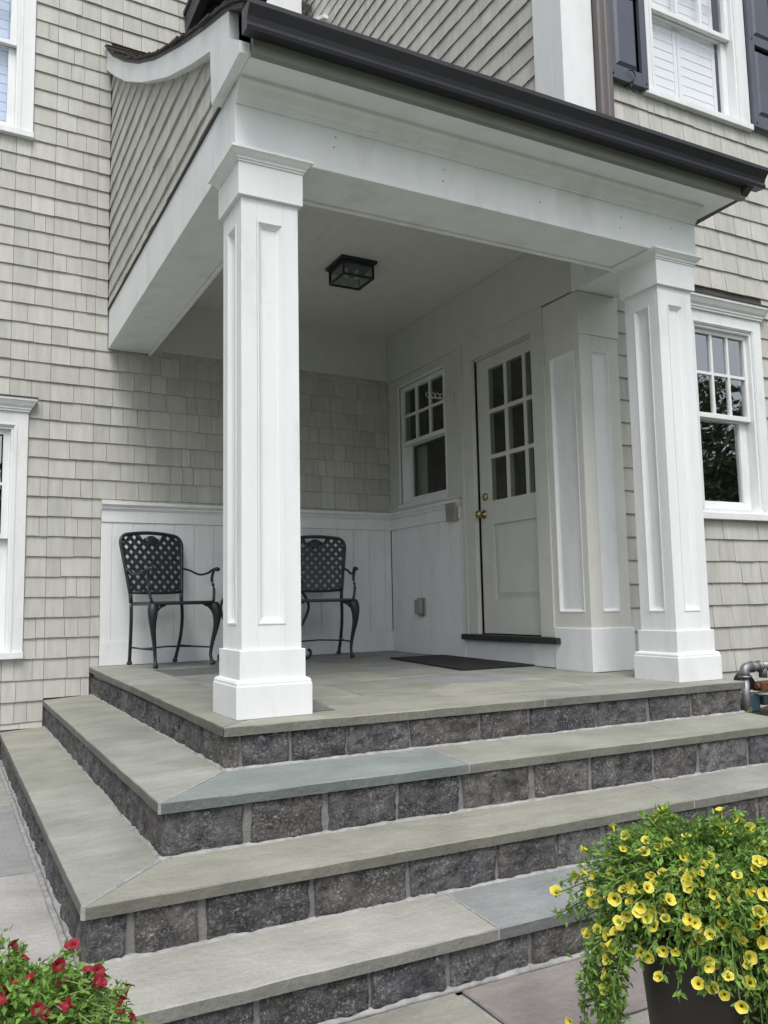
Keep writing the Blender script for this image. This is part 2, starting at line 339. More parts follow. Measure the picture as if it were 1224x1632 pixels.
# upper paving left of the steps
up = MB(); up.box(-3.6, -.545, -.50, 3.05, -.78, -.552); u_p = up.build('patio', M['mortar'], kind='structure')
for (a, b, c, d, t) in [(-.585, -1.45, .505, 1.75, 'mgrey'), (-.585, -1.1, 1.762, 3.0, 'grey'), (-.585, -1.55, -.49, .49, 'lgrey'), (-1.462, -2.4, .0, 1.2, 'grey'), (-1.462, -2.4, 1.21, 2.2, 'olive'), (-1.562, -2.4, -.49, -.01, 'mgrey'), (-1.112, -2.0, 2.21, 3.0, 'mgrey'), (-2.41, -3.5, -.49, 1.0, 'lgrey'), (-2.41, -3.5, 1.01, 3.0, 'grey')]:
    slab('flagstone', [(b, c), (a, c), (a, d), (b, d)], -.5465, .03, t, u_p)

# ================================================================== stone steps and porch floor
ST = thing('stone_steps', 'wide bluestone and rough granite steps wrapping the corner of the raised porch floor', 'steps', (0, 0, -.69))
def S(o):  # parent keeping world coordinates
    o.parent = ST; o.matrix_parent_inverse = Matrix.Translation((0, 0, .69)); return o
TH = .036; XR = 2.80
core = MB()
core.box(.024, XR-.03, .024, 3.2, -.70, -TH-.002); core.box(-.277, XR-.03, -.277, 3.19, -.70, -.175-TH-.002)
core.box(-.542, XR-.03, -.542, 3.18, -.70, -.366-TH-.002); core.box(-.57, XR-.03, -.838, -.3, -.70, -.545-TH-.002); core.box(-3.5, -.57, -.838, -.5, -.70, -.545-TH-.002)
S(core.build('mortar_bed', M['mortar_dark']))
def tz(z, ex, ey):   # tread tops rise slightly away from their outer edges
    def f(x, y):
        d = min(x-ex, y-ey); return z+.055*max(0, min(d, .31))
    return f
G = .0035
def tread_front(z, e, a, b, tint, back, mitre=False):
    x0 = a; poly = [(a+G, e), (b-G, e), (b-G, back), (a+G, back)]
    if mitre: poly = [(e+.002+G, e), (b-G, e), (b-G, back), (back+.002+G*2, back)]
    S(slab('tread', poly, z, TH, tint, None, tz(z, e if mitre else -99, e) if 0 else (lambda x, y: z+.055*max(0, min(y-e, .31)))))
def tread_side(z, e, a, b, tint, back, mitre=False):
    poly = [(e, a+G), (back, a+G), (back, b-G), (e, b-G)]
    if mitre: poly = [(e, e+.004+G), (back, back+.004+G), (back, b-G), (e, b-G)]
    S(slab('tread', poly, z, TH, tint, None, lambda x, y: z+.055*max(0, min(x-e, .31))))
e2, e3, e4 = -.301, -.5665, -.8617
tread_front(-.175, e2, 0, .876, 'blue', .03, True); tread_front(-.175, e2, .876, XR, 'olive', .03)
tread_side(-.175, e2, 0, .85, 'grey', .03, True); tread_side(-.175, e2, .85, 1.62, 'grey', .03) ; tread_side(-.175, e2, 1.62, 3.2, 'olive', .03)
tread_front(-.366, e3, 0, 1.773, 'tan', -.27, True); tread_front(-.366, e3, 1.773, XR, 'grey', -.27)
tread_side(-.366, e3, 0, 1.05, 'grey', -.27, True); tread_side(-.366, e3, 1.05, 2.3, 'olive', -.27); tread_side(-.366, e3, 2.3, 3.2, 'tan', -.27)
tread_front(-.545, e4, -.93, .60, 'pale', -.535); tread_front(-.545, e4, .60, 1.55, 'blue2', -.535); tread_front(-.545, e4, 1.55, XR, 'grey', -.535)
tread_front(-.545, e4, -2.1, -.93, 'grey', -.50); tread_front(-.545, e4, -3.4, -2.1, 'lgrey', -.50)
def joint(p, q, z0, w=.0052, th=TH, e=(1, 1), rise=0.):
    (x0, y0), (x1, y1) = p, q; L = math.hypot(x1-x0, y1-y0); nx, ny = -(y1-y0)/L*w, (x1-x0)/L*w; n = 12; rs = []
    for i in range(n+1):
        t = i/n; x, y = x0+(x1-x0)*t, y0+(y1-y0)*t; j = random.uniform(.8, 1.15); z = z0+rise*t+.0007
        rs.append([(x-nx*j, y-ny*j, z-th), (x+nx*j, y+ny*j, z-th), (x+nx*j, y+ny*j, z), (x-nx*j, y-ny*j, z)])
    mb = MB(); mb.rings(rs); S(mb.build('mortar_joint', M['mortar']))
joint((e2+.001, e2+.001), (.004, .004), -.175, .006, TH, rise=.0165); joint((e3+.001, e3+.001), (-.29, -.29), -.366, .0065, TH, rise=.0152)
joint((.876, e2+.0015), (.876, .01), -.175, .0042, rise=.0165); joint((1.773, e3+.0015), (1.773, -.28), -.366, .0042, rise=.0155); joint((.60, e4+.0015), (.60, -.54), -.545, .0045, rise=.017)
joint((1.55, e4+.0015), (1.55, -.54), -.545, .004, rise=.017); joint((1.487, .0015), (1.487, .33), 0, .0038, rise=.0035)
# porch floor: border slabs then flagging
zd = lambda x, y: dz(y)
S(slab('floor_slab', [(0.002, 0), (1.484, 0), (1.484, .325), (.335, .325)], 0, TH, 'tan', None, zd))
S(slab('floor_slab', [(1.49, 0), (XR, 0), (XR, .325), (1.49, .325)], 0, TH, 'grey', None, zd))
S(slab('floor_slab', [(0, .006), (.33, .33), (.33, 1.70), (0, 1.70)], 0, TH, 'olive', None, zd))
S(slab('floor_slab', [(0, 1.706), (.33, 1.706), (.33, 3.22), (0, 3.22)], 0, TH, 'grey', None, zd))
flag = [([(.34, .335), (.56, .335), (.60, .60), (.34, .62)], 'dark'), ([(.57, .335), (1.16, .335), (1.20, .56), (.61, .60)], 'olive'),
        ([(1.17, .335), (2.02, .335), (2.06, .70), (1.46, .76), (1.21, .60)], 'tan'), ([(2.03, .335), (2.79, .335), (2.79, .80), (2.07, .74)], 'olive'),
        ([(.34, .63), (.61, .61), (.86, .60), (.90, 1.02), (.34, 1.0)], 'tan'), ([(.87, .60), (1.20, .575), (1.45, .775), (1.42, 1.20), (.91, 1.16)], 'olive'),
        ([(1.46, .77), (2.07, .71), (2.04, 1.28), (1.43, 1.24)], 'mgrey'), ([(2.08, .75), (2.49, .79), (2.49, 1.34), (2.05, 1.30)], 'olive'),
        ([(.34, 1.01), (.90, 1.03), (.90, 1.18), (.88, 1.62), (.34, 1.58)], 'grey'), ([(.91, 1.17), (1.42, 1.21), (1.46, 1.66), (.89, 1.70)], 'tan'),
        ([(1.43, 1.25), (2.04, 1.29), (2.08, 1.72), (1.47, 1.66)], 'grey'), ([(2.05, 1.31), (2.49, 1.35), (2.49, 1.80), (2.09, 1.76)], 'mgrey'),
        ([(.34, 1.59), (.88, 1.63), (.86, 2.16), (.34, 2.10)], 'mgrey'), ([(.89, 1.71), (1.46, 1.67), (1.50, 2.14), (.87, 2.20)], 'olive'),
        ([(1.47, 1.67), (2.08, 1.73), (2.06, 2.26), (1.51, 2.20)], 'mgrey'), ([(2.09, 1.77), (2.49, 1.81), (2.49, 2.40), (2.07, 2.36)], 'dark'),
        ([(.34, 2.11), (.86, 2.17), (.90, 2.66), (.34, 2.64)], 'dark'), ([(.87, 2.21), (1.50, 2.15), (1.46, 2.70), (.91, 2.72)], 'mgrey'),
        ([(1.51, 2.21), (2.06, 2.27), (2.02, 2.78), (1.47, 2.76)], 'olive'), ([(2.07, 2.37), (2.49, 2.41), (2.49, 3.32), (2.03, 3.30)], 'mgrey'),
        ([(.34, 2.65), (.90, 2.67), (.92, 3.24), (.34, 3.22)], 'mgrey'), ([(.91, 2.73), (1.46, 2.71), (1.44, 3.27), (.93, 3.25)], 'grey'), ([(1.47, 2.77), (2.02, 2.79), (2.02, 3.30), (1.45, 3.28)], 'mgrey')]
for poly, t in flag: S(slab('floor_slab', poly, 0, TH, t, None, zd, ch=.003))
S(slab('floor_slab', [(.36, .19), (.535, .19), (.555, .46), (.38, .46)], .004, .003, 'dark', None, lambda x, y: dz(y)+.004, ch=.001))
jb = MB(); jb.hexa([(.03, .03, -TH), (XR-.02, .03, -TH), (XR-.02, 3.2, -TH), (.03, 3.2, -TH), (.03, .03, -.0035), (XR-.02, .03, -.0035), (XR-.02, 3.2, dz(3.2)-.0035), (.03, 3.2, dz(3.2)-.0035)])
S(jb.build('floor_joint', M['mortar']))
# granite riser blocks
def block(F, u0, u1, v0, v1, parent, seed):
    mb = MB(); j = random.choice([(.92, .94, 1.), (1.08, 1., .92), (.75, .77, .82), (1.35, 1.33, 1.28), (1, 1, 1), (.82, .8, .78), (1.2, 1.12, 1.02)])
    s = random.uniform(.85, 1.15); mb.cur = tuple(c*s for c in j)
    n, m = max(9, int((u1-u0)/.0125)), 13; sl0 = random.uniform(-.010, .010); sl1 = random.uniform(-.010, .010)
    def P(i, k, flat=False):
        a, b = i/n, k/m; v = v0+(v1-v0)*b
        ua = u0+sl0*(b-.5)+.003*noise.noise(Vector((seed, b*7, 1))); ub = u1+sl1*(b-.5)+.003*noise.noise(Vector((seed, b*7, 9)))
        u = ua+(ub-ua)*a
        e = 1. if 0 < i < n and 0 < k < m else 0.
        q = Vector((u*16, v*16, seed*3.1))
        w = e*.004+.010*noise.noise(q)+.016*(.35-abs(noise.noise(q*1.9)))+.009*(.3-abs(noise.noise(q*4.3)))+.003*noise.noise(q*11)-.005
        return F(u, v, -.03 if flat else w)
    g = [P(i, k) for k in range(m+1) for i in range(n+1)]; fs = [(k*(n+1)+i, k*(n+1)+i+1, (k+1)*(n+1)+i+1, (k+1)*(n+1)+i) for k in range(m) for i in range(n)]
    rim = [i for i in range(n+1)]+[k*(n+1)+n for k in range(1, m+1)]+[m*(n+1)+i for i in range(n-1, -1, -1)]+[k*(n+1) for k in range(m-1, 0, -1)]
    o = len(g); back = []
    for r in rim:
        i, k = r % (n+1), r//(n+1); back.append(P(i, k, True))
    for a in range(len(rim)): b = (a+1) % len(rim); fs.append((rim[a], rim[b], o+b, o+a))
    mb.add(g+back, fs)
    return S(mb.build('riser_stone', M['granite'], None, smooth=True, attr='tint'))
def riser_front(y0, joints, v0, v1, gap=.012):
    F = lambda u, v, w: (u, y0-w, v)
    for i, (a, b) in enumerate(zip(joints, joints[1:])):
        g = gap*random.uniform(.35, 1.2); block(F, a+(g if i else .004), b-g, v0, v1, ST, a*3.7+y0)
    bedding(F, joints[0], joints[-1], v0)
def riser_side(x0, joints, v0, v1, gap=.010):
    F = lambda u, v, w: (x0-w, u, v)
    for i, (a, b) in enumerate(zip(joints, joints[1:])):
        g = gap*random.uniform(.35, 1.2); block(F, a+(g if i else .004), b-g, v0, v1, ST, a*2.9+x0+11)
    bedding(F, joints[0], joints[-1], v0)
def bedding(F, a, b, v0):
    n = int((b-a)/.025); rs = []
    for i in range(n+1):
        u = a-.012+(b-a+.012)*i/n; h = .006+.0035*noise.noise(Vector((u*9, v0, 1)))+random.uniform(-.0008, .0008); d = .009+.004*noise.noise(Vector((u*13, v0, 5)))
        rs.append([F(u, v0-.008, -.03), F(u, v0-.008, d+.006), F(u, v0+h*.25, d), F(u, v0+h, .004), F(u, v0+h, -.03)])
    mb = MB(); mb.rings(rs); S(mb.build('mortar_joint', M['mortar'], smooth=True))
I = .014
riser_front(I, [.014, .066, .272, .508, .795, 1.14, 1.409, 1.796, 2.124, 2.416, 2.79], -.157, -TH-.001, .011)
riser_side(I, [.016, .345, .546, .89, 1.095, 1.36, 1.615, 1.86, 2.089, 2.45, 2.84, 3.2], -.157, -TH-.001, .008)
riser_front(e2+I, [e2+I, -.003, .284, .569, .841, 1.18, 1.49, 1.834, 2.12, 2.443, 2.79], -.350, -.175-TH-.001, .015)
riser_side(e2+I, [e2+I, .006, .286, .684, .92, 1.149, 1.40, 1.667, 1.846, 2.15, 2.459, 2.84, 3.19], -.350, -.175-TH-.001, .008)
riser_front(e3+I, [e3+I, -.44, -.224, .117, .462, .818, 1.08, 1.30, 1.60, 1.88, 2.164, 2.47, 2.79], -.529, -.366-TH-.001, .017)
riser_side(e3+I, [e3+I, -.366, -.024, .234, .477, .70, .908, 1.18, 1.453, 1.80, 2.15, 2.48, 2.85, 3.18], -.545, -.366-TH-.001, .008)
riser_front(e4+I, [-2.4, -2.1, -1.75, -1.4, -1.1, -.80, -.50, -.16, .166, .421, .731, 1.132, 1.45, 1.8, 2.1, 2.45, 2.79], -.69, -.545-TH-.001, .013)
# right end of the steps: granite cheeks
FR = lambda u, v, w: (XR-.012+w, u, v)
for (a, b, v0, v1) in [(.02, .42, -.30, -TH-.001), (.42, .84, -.30, -TH-.001), (-.28, .02, -.42, -.175-TH-.001), (-.54, -.28, -.60, -.366-TH-.001), (-.84, -.54, -.69, -.545-TH-.001)]: block(FR, a+.006, b-.006, v0, v1, ST, a+5)

# ================================================================== the house
HS = thing('house', 'two storey house clad in taupe cedar shingles with white trim behind the porch', 'house', (0, 3.2, -.69))
HM = Matrix.Translation((0, -3.2, .69))
def H(o, par=None):
    if par is None: o.parent = HS; o.matrix_parent_inverse = HM
    else: o.parent = par
    return o
# window openings (u0,u1,v0,v1) on each wall
WA_low = (-1.34, -.532, .155, 1.707); WA_up = (-1.50, -.566, 3.875, 5.30)
WC_low = (3.53, 4.105, 1.02, 2.30); WC_up = (3.295, 4.15, 3.90, 5.30); WC_far = (4.54, 5.40, 1.10, 2.62)
WB_w = (2.40, 3.125, 1.26, 2.275); WB_d = (1.20, 2.0, .205, 2.225)
bA = MB(); holed(bA, FA, -3.6, 2.6, -.75, 5.06, [WA_low, WA_up], -.10, 0); holed(bA, FA, -3.6, .68, 5.06, 7.4, [WA_up], -.10, 0)
wallA = H(bA.build('shingled_wall', M['sheath']))
bC = MB(); holed(bC, FC, 2.62, 6.0, -.75, 7.4, [WC_low, WC_up, WC_far], -.10, 0)
wallC = H(bC.build('shingled_wall', M['sheath']))
bB = MB(); holed(bB, FB, .965, 3.5, -.4, 4.95, [WB_w, WB_d], -.10, -.02)
bB.fbox(FB, .965, 6.9, 4.95, 8.6, -.10, -.02); bB.fbox(FB, 3.5, 6.9, 4.5, 4.95, -.10, -.02)
wallB = H(bB.build('shingled_wall', M['sheath']))
def recess(F, h, d=.7):
    u0, u1, v0, v1 = h; e = .06; mb = MB()
    A = [F(u0-e, v0-e, -.10), F(u1+e, v0-e, -.10), F(u1+e, v1+e, -.10), F(u0-e, v1+e, -.10)]; B = [F(u0-.3, v0-.3, -d), F(u1+.3, v0-.3, -d), F(u1+.3, v1+.3, -d), F(u0-.3, v1+.3, -d)]
    mb.add(A+B, [(0, 1, 5, 4), (1, 2, 6, 5), (2, 3, 7, 6), (3, 0, 4, 7), (4, 5, 6, 7)])
    return mb.build('room_interior', M['room'], fix=False)
CROWN = [(0., 0.), (.008, 0.), (.008, .014), (.016, .018), (.016, .03), (.03, .045), (.045, .075), (.052, .080), (.052, .098), (0., .098)]
def window(F, op, outer, crown=True, mid=None, cols=3, rows_up=2, sw=.045, head=None, back='room', gl='glass', label=None, stile_lo=.052, botrail=.065, toprail=.03, casw=.028):
    u0, u1, v0, v1 = op; o0, o1, s0, h1 = outer
    c = MB()
    c.fbox(F, o0, u0, s0+.045, h1, -.0, casw); c.fbox(F, u1, o1, s0+.045, h1, 0, casw); c.fbox(F, u0, u1, v1, h1, 0, casw-.0015)
    # jamb lining
    for a, b in ((u0, u0+.018), (u1-.018, u1)): c.fbox(F, a, b, v0, v1, -.095, casw-.012)
    c.fbox(F, u0+.018, u1-.018, v1-.018, v1, -.095, casw-.012)
    # backband step
    for a, b in ((u0-.022, u0-.008), (u1+.008, u1+.022)): c.fbox(F, a, b, v0+.01, v1+.008, casw+.0005, casw+.005)
    c.fbox(F, u0-.008, u1+.008, v1+.008, v1+.022, casw+.0005, casw+.005)
    win = H(c.build('window', M['white'], bevel=.002))
    if label: win['label'] = label
    s = MB(); s.fbox(F, o0-.004, o1+.004, s0, s0+.045, .001, casw+.022); s.fbox(F, u0, u1, s0+.045, v0+.012, -.09, casw-.004); H(s.build('sill', M['white'], bevel=.003), win)
    if crown:
        k = MB(); k.crown(F, o0, o1, [(o, h1+v*.92) for o, v in CROWN], casw-.015); H(k.build('head_moulding', M['white']), win)
        f = MB(); f.fbox(F, o0-.056, o1+.056, h1+.092, h1+.099, 0, casw+.064); H(f.build('flashing', M['brown']), win)
    i0, i1, j0, j1 = u0+.018, u1-.018, v0+.012, v1-.018
    mid = mid or (j0+j1)/2
    # upper sash
    a = MB(); wu0, wu1 = -.045, -.012
    a.fbox(F, i0, i0+sw, mid, j1, wu0, wu1); a.fbox(F, i1-sw, i1, mid, j1, wu0, wu1); a.fbox(F, i0+sw, i1-sw, j1-toprail, j1, wu0, wu1); a.fbox(F, i0+sw, i1-sw, mid, mid+.034, wu0, wu1)
    H(a.build('sash', M['white'], bevel=.002), win)
    g0, g1, k0, k1 = i0+sw, i1-sw, mid+.034, j1-toprail
    for q in range(1, cols):
        x = g0+(g1-g0)*q/cols; m = MB(); m.fbox(F, x-.010, x+.010, k0, k1, wu0+.002, wu1-.004); H(m.build('muntin', M['white'], bevel=.0015), win)
    for q in range(1, rows_up):
        y = k0+(k1-k0)*q/rows_up; m = MB(); m.fbox(F, g0, g1, y-.010, y+.010, wu0+.003, wu1-.0045); H(m.build('muntin', M['white'], bevel=.0015), win)
    for q in range(cols):
        for r in range(rows_up):
            x0 = g0+(g1-g0)*q/cols+.009; x1 = g0+(g1-g0)*(q+1)/cols-.009; y0 = k0+(k1-k0)*r/rows_up+.009; y1 = k0+(k1-k0)*(r+1)/rows_up-.009
            tl = random.uniform(-.0016, .0016); p = MB(); p.add([F(x0, y0, -.031), F(x1, y0, -.031+tl), F(x1, y1, -.031+tl), F(x0, y1, -.031)], [(0, 1, 2, 3)]); H(p.build('pane', M[gl], fix=False), win)
    # lower sash, set behind
    wl0, wl1 = -.085, -.052; a = MB(); st = stile_lo
    a.fbox(F, i0, i0+st, j0, mid+.03, wl0, wl1); a.fbox(F, i1-st, i1, j0, mid+.03, wl0, wl1); a.fbox(F, i0+st, i1-st, j0, j0+botrail, wl0, wl1); a.fbox(F, i0+st, i1-st, mid-.006, mid+.03, wl0, wl1)
    H(a.build('sash', M['white'], bevel=.002), win)
    p = MB(); p.add([F(i0+st-.004, j0+botrail-.004, -.07), F(i1-st+.004, j0+botrail-.004, -.0695), F(i1-st+.004, mid, -.0715), F(i0+st-.004, mid, -.07)], [(0, 1, 2, 3)]); H(p.build('pane', M[gl], fix=False), win)
    H(recess(F, op), win)
    return win, (i0, i1, j0, j1, mid)
def louvers(F, win, u0, u1, v0, v1, pitch, m, w=-.13):
    st = MB(); st.fbox(F, u0, u0+.035, v0, v1, w-.02, w+.008); st.fbox(F, u1-.035, u1, v0, v1, w-.02, w+.008); st.fbox(F, u0+.035, u1-.035, v1-.05, v1, w-.02, w+.008); st.fbox(F, u0+.035, u1-.035, v0, v0+.06, w-.02, w+.008)
    H(st.build('blind_frame', m), win); v = v0+.065
    while v < v1-.06:
        l = MB(); l.hexa([F(u0+.036, v, w+.001), F(u1-.036, v, w+.001), F(u1-.036, v+.003, w+.0045), F(u0+.036, v+.003, w+.0045), F(u0+.036, v+pitch*1.04, w-.0025), F(u1-.036, v+pitch*1.04, w-.0025), F(u1-.036, v+pitch*1.06, w+.0005), F(u0+.036, v+pitch*1.06, w+.0005)])
        H(l.build('louver', m), win); v += pitch
w1, _ = window(FA, WA_low, (-1.44, -.44, .115, 1.815), True, .93, toprail=.035, label='lower left window with white moulded head')
cu = MB(); cu.fbox(FA, -1.32, -.55, .19, .96, -.15, -.145); H(cu.build('curtain', M['curtain']), w1)
w2, _ = window(FA, WA_up, (-1.60, -.461, 3.83, 5.42), True, 4.535, gl='glassclear', label='upper left window with louvred blinds coloured with their blue reflection')
louvers(FA, w2, -1.47, -.60, 3.92, 5.27, .0715, M['louver_reflect'], -.105)
w3, _ = window(FC, WC_low, (3.435, 4.20, .955, 2.395), True, 1.66, sw=.028, stile_lo=.075, botrail=.058, label='lower right window reflecting sky and trees')
w4, _ = window(FC, WC_up, (3.19, 4.255, 3.855, 5.40), True, 4.56, gl='glassclear', sw=.04, label='upper right window between slate blue shutters')
louvers(FC, w4, 3.36, 3.66, 3.93, 5.25, .0715, M['louver'], -.102); louvers(FC, w4, 3.665, 4.06, 3.93, 5.25, .0715, M['louver'], -.102)
# porch window in wall B
w5, _ = window(FB, WB_w, (2.385, 3.14, 1.215, 2.29), False, 1.765, gl='glassdark', sw=.02, toprail=.02, casw=.001, stile_lo=.07, botrail=.05, label='porch window beside the door')
cu = MB(); cu.fbox(FB, 2.93, 3.10, 1.28, 1.76, -.15, -.145); H(cu.build('curtain', M['curtain']), w5)
# shutters
def shutter(u0, u1, v0, v1, lab):
    F = FC; a = MB(); a.fbox(F, u0, u0+.055, v0, v1, .022, .058); a.fbox(F, u1-.055, u1, v0, v1, .022, .058)
    vs = [v0, v0+.10, v0+.66, v0+.735, v1-.09, v1]
    a.fbox(F, u0+.055, u1-.055, vs[0], vs[1], .024, .056); a.fbox(F, u0+.055, u1-.055, vs[2], vs[3], .024, .056); a.fbox(F, u0+.055, u1-.055, vs[4], vs[5], .024, .056)
    s = H(a.build('shutter', M['slate'], bevel=.003)); s['label'] = lab
    for p, q in ((vs[1], vs[2]), (vs[3], vs[4])):
        m = MB(); a0, a1 = u0+.055, u1-.055
        m.rings([[F(a0, p, .030), F(a1, p, .030), F(a1, q, .030), F(a0, q, .030)], [F(a0+.022, p+.022, .030), F(a1-.022, p+.022, .030), F(a1-.022, q-.022, .030), F(a0+.022, q-.022, .030)], [F(a0+.045, p+.045, .045), F(a1-.045, p+.045, .045), F(a1-.045, q-.045, .045), F(a0+.045, q-.045, .045)]])
        H(m.build('panel', M['slate']), s)
    for u, v in ((u0+.025, v0+.03), (u1-.025, v0+.03), (u0+.028, v0+.70)):
        b = MB(); b.tube([F(u, v, .056), F(u, v, .064)], .006, 8); H(b.build('screw', M['iron']), s)
    return s
sh = shutter(2.86, 3.205, 3.872, 5.30, 'left slate blue panelled shutter'); shutter(4.262, 4.62, 3.885, 5.30, 'right slate blue panelled shutter')
d = MB(); c = (3.03, 3.86)
d.tube([FC(c[0]+.035*math.cos(t)+.0, c[1]+.055+.035*math.sin(t), .075) for t in [R(a) for a in range(130, -100, -18)]]+[FC(c[0]-.0, c[1]+.0, .08)]+[FC(c[0]+.02-.03*math.cos(t), c[1]-.03-.03*math.sin(t), .075) for t in [R(a) for a in range(-60, 150, 18)]], .0045, 6)
d.tube([FC(c[0], c[1]+.01, 0), FC(c[0], c[1]+.01, .08)], .005, 6); H(d.build('shutter_hook', M['iron'], smooth=True), sh)
# corner board above the porch roof, both faces
cb = MB(); cb.fbox(FB, .9405, 1.118, 3.0, 7.4, -.02, .016); cb.fbox(FC, 2.484, 2.745, 3.0, 7.4, -.08, .030)
H(cb.build('corner_board', M['white'], bevel=.002))
# downspout
ds = MB(); pr = [(2.752, .010), (2.752, .075), (2.765, .085), (2.79, .085), (2.80, .078), (2.812, .078), (2.822, .085), (2.85, .085), (2.862, .075), (2.862, .010)]
ds.rings([[FC(u, z, ww) for u, ww in pr] for z in (3.05, 7.4)]); H(ds.build('downspout', M['downspout']))
# bay corner at far right and the dark eave above the porch roof
window(FC, WC_far, (4.44, 5.5, 1.05, 2.735), True, 1.85, label='tall window past the right edge of the photo')
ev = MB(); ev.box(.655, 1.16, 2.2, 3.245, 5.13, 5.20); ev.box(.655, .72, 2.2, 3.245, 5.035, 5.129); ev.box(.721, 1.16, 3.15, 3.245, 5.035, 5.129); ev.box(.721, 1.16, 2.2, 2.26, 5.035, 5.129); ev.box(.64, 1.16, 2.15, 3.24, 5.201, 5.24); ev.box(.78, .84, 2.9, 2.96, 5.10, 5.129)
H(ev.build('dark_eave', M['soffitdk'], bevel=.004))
rr = MB(); rr.prism([(7.6, 9.9), (5.0, 7.5), (5.0, 6.4), (7.6, 8.8)], lambda p: (2.40, p[0], p[1]), lambda p: (1.3, p[0], p[1])); rr.prism([(5.15, 6.95), (4.45, 6.62), (4.45, 6.58), (5.15, 6.88)], lambda p: (2.478, p[0], p[1]), lambda p: (2.42, p[0], p[1])); H(rr.build('flashing', M['white']))
rr = MB(); rr.prism([(7.6, 9.42), (4.9, 7.04), (4.9, 6.955), (7.6, 9.302)], lambda p: (2.478, p[0], p[1]), lambda p: (2.405, p[0], p[1])); H(rr.build('roof_edge', M['roof'], attr='tone'))

# ---- porch side of wall B: trim, wainscot, door
def bd(F, name, m, par, *a, bevel=.0025, lab=None):
    k = MB(); k.fbox(F, *a); o = k.build(name, M[m], bevel=bevel); H(o, par); 
    if lab: o['label'] = lab
    return o
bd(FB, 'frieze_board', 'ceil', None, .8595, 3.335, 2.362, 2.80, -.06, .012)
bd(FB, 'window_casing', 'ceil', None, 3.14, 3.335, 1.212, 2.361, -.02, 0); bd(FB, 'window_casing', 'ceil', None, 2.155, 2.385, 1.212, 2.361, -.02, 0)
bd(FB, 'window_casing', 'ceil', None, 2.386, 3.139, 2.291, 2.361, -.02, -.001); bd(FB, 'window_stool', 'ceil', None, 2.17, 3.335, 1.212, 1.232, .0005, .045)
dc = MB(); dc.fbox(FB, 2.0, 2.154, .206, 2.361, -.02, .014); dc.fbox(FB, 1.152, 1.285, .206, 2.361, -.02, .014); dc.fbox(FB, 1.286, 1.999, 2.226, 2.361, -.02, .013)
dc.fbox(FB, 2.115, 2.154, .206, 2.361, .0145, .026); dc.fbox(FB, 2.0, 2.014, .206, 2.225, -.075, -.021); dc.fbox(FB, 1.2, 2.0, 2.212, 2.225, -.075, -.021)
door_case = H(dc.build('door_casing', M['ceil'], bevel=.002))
bd(FB, 'door_sill', 'sill', None, 1.092, 2.186, .165, .205, -.09, .045, bevel=.004)
bd(FB, 'riser_board', 'white', None, 1.152, 2.2, dz(1.5), .164, -.02, .0)
# door leaf
DW = -.035
dm = MB(); F = FB
lt = [(1.850, 1.661), (1.628, 1.444), (1.411, 1.226)]; rowsz = [(1.819, 2.121), (1.487, 1.790), (1.155, 1.458)]
holes = [(b, a, z0, z1) for a, b in lt for z0, z1 in rowsz]
holed(dm, FB, 1.205, 1.995, .213, 2.208, holes+[(1.30, 1.845, .45, .985)], DW-.042, DW)
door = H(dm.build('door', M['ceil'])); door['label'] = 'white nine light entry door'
pm = MB(); a0, a1, p, q = 1.30, 1.845, .45, .985
pm.rings([[F(a0, p, DW-.016), F(a1, p, DW-.016), F(a1, q, DW-.016), F(a0, q, DW-.016)], [F(a0+.012, p+.012, DW-.014), F(a1-.012, p+.012, DW-.014), F(a1-.012, q-.012, DW-.014), F(a0+.012, q-.012, DW-.014)], [F(a0+.05, p+.05, DW-.003), F(a1-.05, p+.05, DW-.003), F(a1-.05, q-.05, DW-.003), F(a0+.05, q-.05, DW-.003)]])
H(pm.build('raised_panel', M['ceil']), door)
for (u0, u1, v0, v1) in holes:
    k = MB(); tl = random.uniform(-.001, .001); k.add([F(u0-.002, v0-.002, DW-.007), F(u1+.002, v0-.002, DW-.007+tl), F(u1+.002, v1+.002, DW-.007+tl), F(u0-.002, v1+.002, DW-.007)], [(0, 1, 2, 3)]); H(k.build('pane', M['glassdark'], fix=False), door)
H(recess(FB, (1.22, 1.98, .25, 2.19)), door)
def lathe(F, u, v, prof, n=20):
    k = MB(); k.rings([[F(u+r*math.cos(2*math.pi*i/n), v+r*math.sin(2*math.pi*i/n), w) for i in range(n)] for r, w in prof]); return k
o = lathe(FB, 1.947, 1.067, [(.001, DW), (.032, DW), (.032, DW+.006), (.012, DW+.012), (.011, DW+.03), (.024, DW+.042), (.028, DW+.055), (.022, DW+.068), (.001, DW+.072)]).build('knob', M['brass'], smooth=True); H(o, door)
o = lathe(FB, 1.925, 1.192, [(.001, DW), (.028, DW), (.028, DW+.012), (.022, DW+.018), (.010, DW+.02), (.001, DW+.02)]).build('deadbolt', M['brass'], smooth=True); H(o, door)
